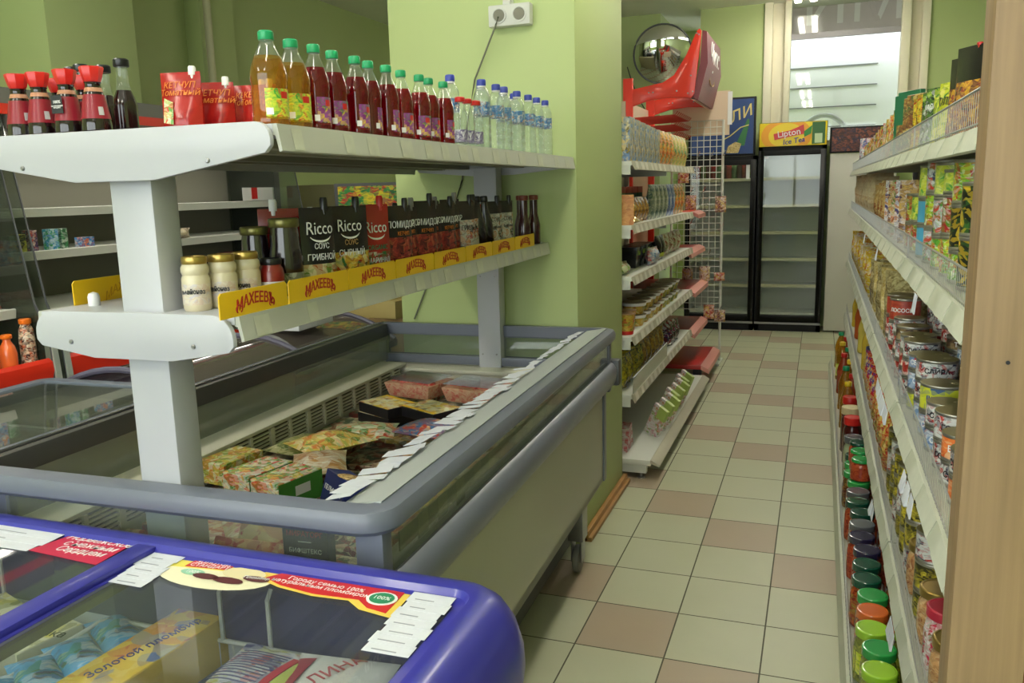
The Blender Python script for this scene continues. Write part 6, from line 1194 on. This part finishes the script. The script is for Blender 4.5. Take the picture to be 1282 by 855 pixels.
# --- bottom deck: preserve jars
DG = mat('dark_green_lid', (20, 74, 56), .22, coat=.4); GGL = mat('bright_green_lid', (40, 150, 70), .25, coat=.4); NVL = mat('dark_navy_lid', (40, 36, 66), .22, coat=.4); GRL = mat('grey_lid', (90, 94, 100), .25, coat=.4); ORL = mat('orange_lid', (206, 100, 40), .25, coat=.4); YGL = mat('lime_lid', (150, 196, 50), .25, coat=.4)
PICK = ('pickle', (120, 130, 60), [(150, 156, 70), (90, 100, 50), (170, 170, 90)]); TOM = ('tomato', (150, 50, 30), [(176, 70, 40), (120, 30, 24), (190, 90, 50)]); LEC = ('lecho', (130, 44, 30), [(190, 90, 40), (110, 30, 24), (150, 120, 50)]); MIXV = ('mixed', (110, 60, 34), [(150, 110, 50), (90, 30, 26), (60, 70, 34)])
YLB = pmat('yellow_jar_label', (196, 206, 40), [(206, 216, 50), (60, 140, 50), (226, 226, 120)], 30, .4, 2); WLB = pmat('white_jar_label', (200, 200, 196), [(206, 206, 204), (150, 60, 50), (60, 110, 60)], 40, .4, 3)
rows_ = [(2.02, YGL, PICK, YLB, 'lime green'), (2.13, YGL, PICK, YLB, 'lime green'), (2.24, GGL, PICK, None, 'bright green'), (2.345, YGL, PICK, YLB, 'lime green'), (2.45, ORL, LEC, WLB, 'orange'), (2.55, GGL, LEC, None, 'pale green'), (2.66, DG, LEC, None, 'dark green'), (2.77, DG, TOM, WLB, 'dark green'), (2.885, NVL, TOM, None, 'dark violet'), (3.0, NVL, TOM, None, 'dark violet'), (3.115, GRL, LEC, WLB, 'grey'), (3.23, DG, TOM, WLB, 'dark green'), (3.345, DG, TOM, None, 'dark green'), (3.46, GRL, MIXV, None, 'grey'), (3.58, GGL, TOM, WLB, 'bright green'), (3.70, GGL, MIXV, None, 'bright green'), (3.82, GGL, TOM, None, 'bright green'), (3.94, DG, MIXV, None, 'dark green')]
g = 'preserve jars on the bottom deck right of the aisle'; cache = {}
for i, (y, lid, cont, lb, n) in enumerate(rows_):
    for row, x in enumerate((.185, .285, .39)):
        if row == 2 and y > 2.9: continue
        kk = (lid.name, cont[0], lb.name if lb else '')
        if kk not in cache: cache[kk] = vj(cont[0], cont[1], cont[2], lid, .046, .16, lb)
        inst(cache[kk], 'preserve jar with %s lid, %s along the bottom deck, %s row' % (n, nth(i + 1), ['aisle', 'second', 'third'][row]), 'glass jar', (x + .006 * ((i * 7) % 3 - 1), y, .1255), R_(i * 50), g)
# a second layer of jars on top in the middle distance, then sauces and oil bottles
for i, (y, lid, n) in enumerate([(3.60, GGL, 'bright green'), (3.72, GGL, 'bright green'), (3.84, DG, 'dark green'), (4.1, GRL, 'grey')]): inst(vj('tomato', TOM[1], TOM[2], lid, .042, .09), 'small jar with %s lid standing on the preserve jars, %s in line' % (n, nth(i + 1)), 'glass jar', (.20, y, .286), group='upper layer of small jars') if i < 3 else None
for i, (y, x, lid, n, c, r, h) in enumerate([(4.10, .19, GRL, 'pale green', (150, 160, 130), .046, .20), (4.30, .19, REDCAP, 'red', (70, 20, 20), .044, .24), (4.50, .19, mat('cream_lid', (206, 190, 150), .35), 'cream', (90, 34, 24), .050, .24), (4.72, .19, REDCAP, 'red', (130, 30, 24), .04, .24), (4.2, .30, DG, 'dark green', (90, 60, 30), .045, .2), (4.45, .30, REDCAP, 'dull red', (90, 30, 30), .045, .22)]):
    inst(jar('glass_jar', r, h, mat('paste_%d' % i, c, .2, coat=.5), lid, None, lid_r=.92), 'tall jar with %s lid, %s beyond the preserve jars%s' % (n, nth(i + 1 if x < .25 else i - 3), '' if x < .25 else ', second row'), 'glass jar', (x, y, .1255), group='tall jars on the bottom deck')
for i in range(9): inst(bottle('oil_bottle', .042, .27, glass('oil_clear', (226, 190, 80), 1.5, .35, (190, 140, 40)) if i % 3 != 1 else mat('tomato_sauce', (150, 60, 30), .2, coat=.4), [mat('yellow_cap', (230, 196, 40), .35), REDCAP, GREENCAP][i % 3], YG if i % 3 != 1 else LB['r'], fill=.99), '%s bottle on the bottom deck, %s beyond the tall jars' % ('clear yellow oil' if i % 3 != 1 else 'brown red sauce', nth(i + 1)), 'oil bottle', (.185 + .03 * (i % 2), 4.95 + i * .21, .1255), R_(i * 40), 'oil bottles on the bottom deck')

# ------------------------------------------------------------------ render settings and daylight
sc = bpy.context.scene
wd = bpy.data.worlds.new('sky'); sc.world = wd; wd.use_nodes = True
bg = wd.node_tree.nodes['Background']; bg.inputs[0].default_value = (.95, .97, 1, 1); bg.inputs[1].default_value = SKY
sc.view_settings.view_transform = 'Standard'; sc.view_settings.look = 'None'; sc.view_settings.gamma = 1; sc.view_settings.use_curve_mapping = False; sc.view_settings.exposure = EXPO
sc.cycles.use_denoising = True; sc.cycles.max_bounces = 8; sc.cycles.transparent_max_bounces = 24; sc.cycles.diffuse_bounces = 4; sc.cycles.glossy_bounces = 4; sc.cycles.caustics_reflective = False; sc.cycles.caustics_refractive = False; sc.cycles.sample_clamp_indirect = 6
